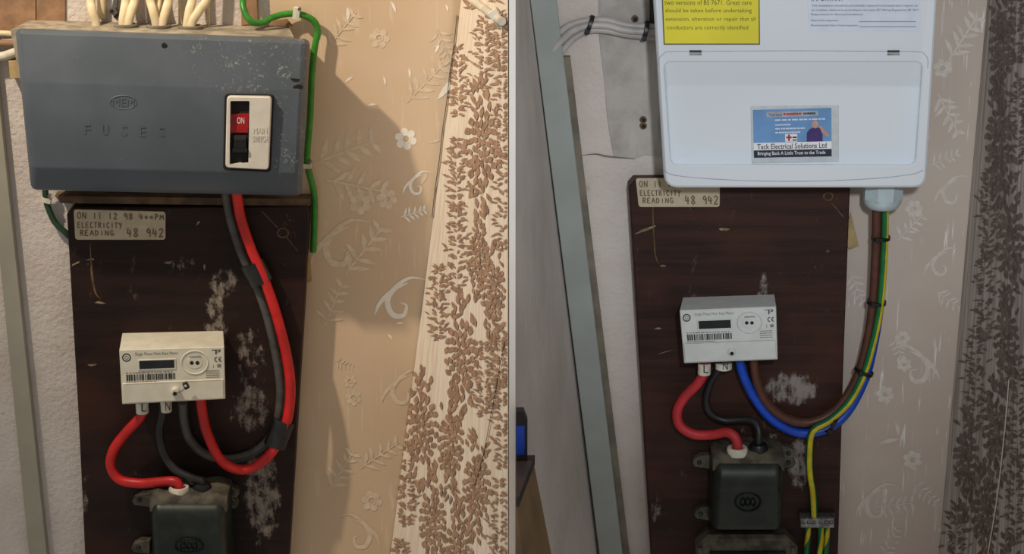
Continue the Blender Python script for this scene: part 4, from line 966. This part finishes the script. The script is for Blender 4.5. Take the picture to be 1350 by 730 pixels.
# earth block
t = thing('earth_block', 'small steel earth terminal block with green yellow wires', 'terminal block', P(1078, 698, .0302))
obj('bar', plate([(1055, 683), (1100, 683), (1100, 696), (1055, 696)], .0302, .05, 1.2), 'block_steel', t)
obj('base', plate([(1053, 676), (1101, 676), (1102, 684), (1054, 684)], .0302, .04, .8), 'dark_grey', t)
for x in (1059, 1066.5, 1074, 1082, 1089.5, 1096):
    s_ = obj('terminal_screw', plate(ell(x, 689.5, 2.6, 2.6, 12), .049, .0525, .6), 'steel', t)
    obj('screw_slot', flat(R4(x - 1.8, 689.1, x + 1.8, 689.9), .0528), 'hole_dark', s_)
for pts, lab in (([(1065, 693, .044), (1065, 710, .046), (1063, 730, .046), (1060, 790, .046)], 'green and yellow wire leaving the outer screw of the earth block'),
                 ([(1082, 693, .044), (1082, 712, .048), (1080, 735, .048), (1076, 790, .048)], 'green and yellow wire leaving the middle of the earth block'),
                 ([(1090, 693, .042), (1090, 712, .044), (1088, 735, .044), (1086, 790, .044)], 'green and yellow wire leaving the earth block nearest the wallpaper')):
    cable('earth_wire', pts, .0042, ['earth_green', 'earth_yellow'], lab, 'wire', mi=stripe, twist=2.5 if 'middle' in lab else 6)
# bundle of grey cables from the trunking to the unit
G2 = 'grey cables from the trunking to the white unit'
for k, (pts, lab) in enumerate((([(722, 60, .01), (736, 45, .012), (752, 33, .014), (775, 27, .014), (800, 27, .014), (825, 33, .014), (850, 35, .014), (885, 37, .016)], 'topmost grey cable of the bundle beside the white unit'),
                                ([(724, 72, .012), (738, 56, .016), (755, 41, .02), (776, 34, .021), (800, 34, .021), (825, 40, .021), (850, 42, .02), (885, 44, .02)], 'middle grey cable of the bundle beside the white unit'),
                                ([(726, 84, .01), (740, 68, .012), (757, 50, .014), (777, 40, .014), (800, 40, .014), (825, 45, .014), (850, 48, .014), (885, 50, .016)], 'lowest grey cable of the bundle beside the white unit'))):
    cable('grey_cable', pts, .0046, 'pale_grey_cable', lab, 'cable', G2)
tie(777, 33, .017, math.pi / 2 - .35, .0135, 'black cable tie on grey cables nearest the trunking', fl=.8)
tie(851, 41, .018, math.pi / 2 - .2, .0135, 'black cable tie on grey cables at the white unit', fl=.8)
# dark gap strip behind unit
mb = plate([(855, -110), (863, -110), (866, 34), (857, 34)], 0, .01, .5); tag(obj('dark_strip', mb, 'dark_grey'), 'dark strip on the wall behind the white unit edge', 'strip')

# ------------------------------------------------------------------ cabinet and device at the partition foot
XL = P(680.2, 650, .40).x
def PX(px, py, d): q = P(px, py, d); q.x = max(q.x, XL); return q
t = thing('wooden_cabinet', 'tan wooden cabinet with dark top edge beside the white wall', 'cabinet', Vector((XL + .02, -.4, P(700, 840, .40).z)))
A = P(704, 612, .37); zt = A.z; z0 = P(700, 840, .40).z
x1t, x1b = A.x, P(722, 730, .37).x + .012
mb = MB()
top = [Vector((XL, -.37, zt)), Vector((x1t, -.37, zt)), Vector((XL + .0005, -.50, zt)), Vector((XL, -.50, zt))]
bot = [Vector((XL, -.37, z0)), Vector((x1b + .01, -.37, z0)), Vector((XL + .024, -.50, z0)), Vector((XL, -.50, z0))]
mb.rings([bot, top]); obj('side_panel', mb, 'tan_wood', t)
mb = MB(); dz = .012
top2 = [Vector((XL, -.37, zt)), Vector((x1t + .001, -.37, zt)), Vector((XL + .003, -.50, zt)), Vector((XL, -.50, zt))]
mb.rings([top2, [v + Vector((0, 0, dz)) for v in top2]]); obj('top_edge', mb, 'dark_wood', t)
t = thing('phone', 'black handheld device with blue screen standing on the wooden cabinet', 'device', Vector((XL + .004, -.38, zt + dz)))
h = .062; mb = MB()
pf = [(XL, zt + dz), (XL + .0135, zt + dz), (XL + .0135, zt + dz + h * .8), (XL + .009, zt + dz + h), (XL, zt + dz + h)]
mb.rings([[Vector((x, -.375, z)) for x, z in pf], [Vector((x, -.39, z)) for x, z in pf]]); obj('case', mb, 'black_plastic', t)
mb = MB(); mb.face([Vector((XL + .0005, -.3905, zt + dz + .008)), Vector((XL + .010, -.3905, zt + dz + .008)), Vector((XL + .010, -.3905, zt + dz + h * .72)), Vector((XL + .0005, -.3905, zt + dz + h * .72))]); obj('screen', mb, 'blue_screen', t)
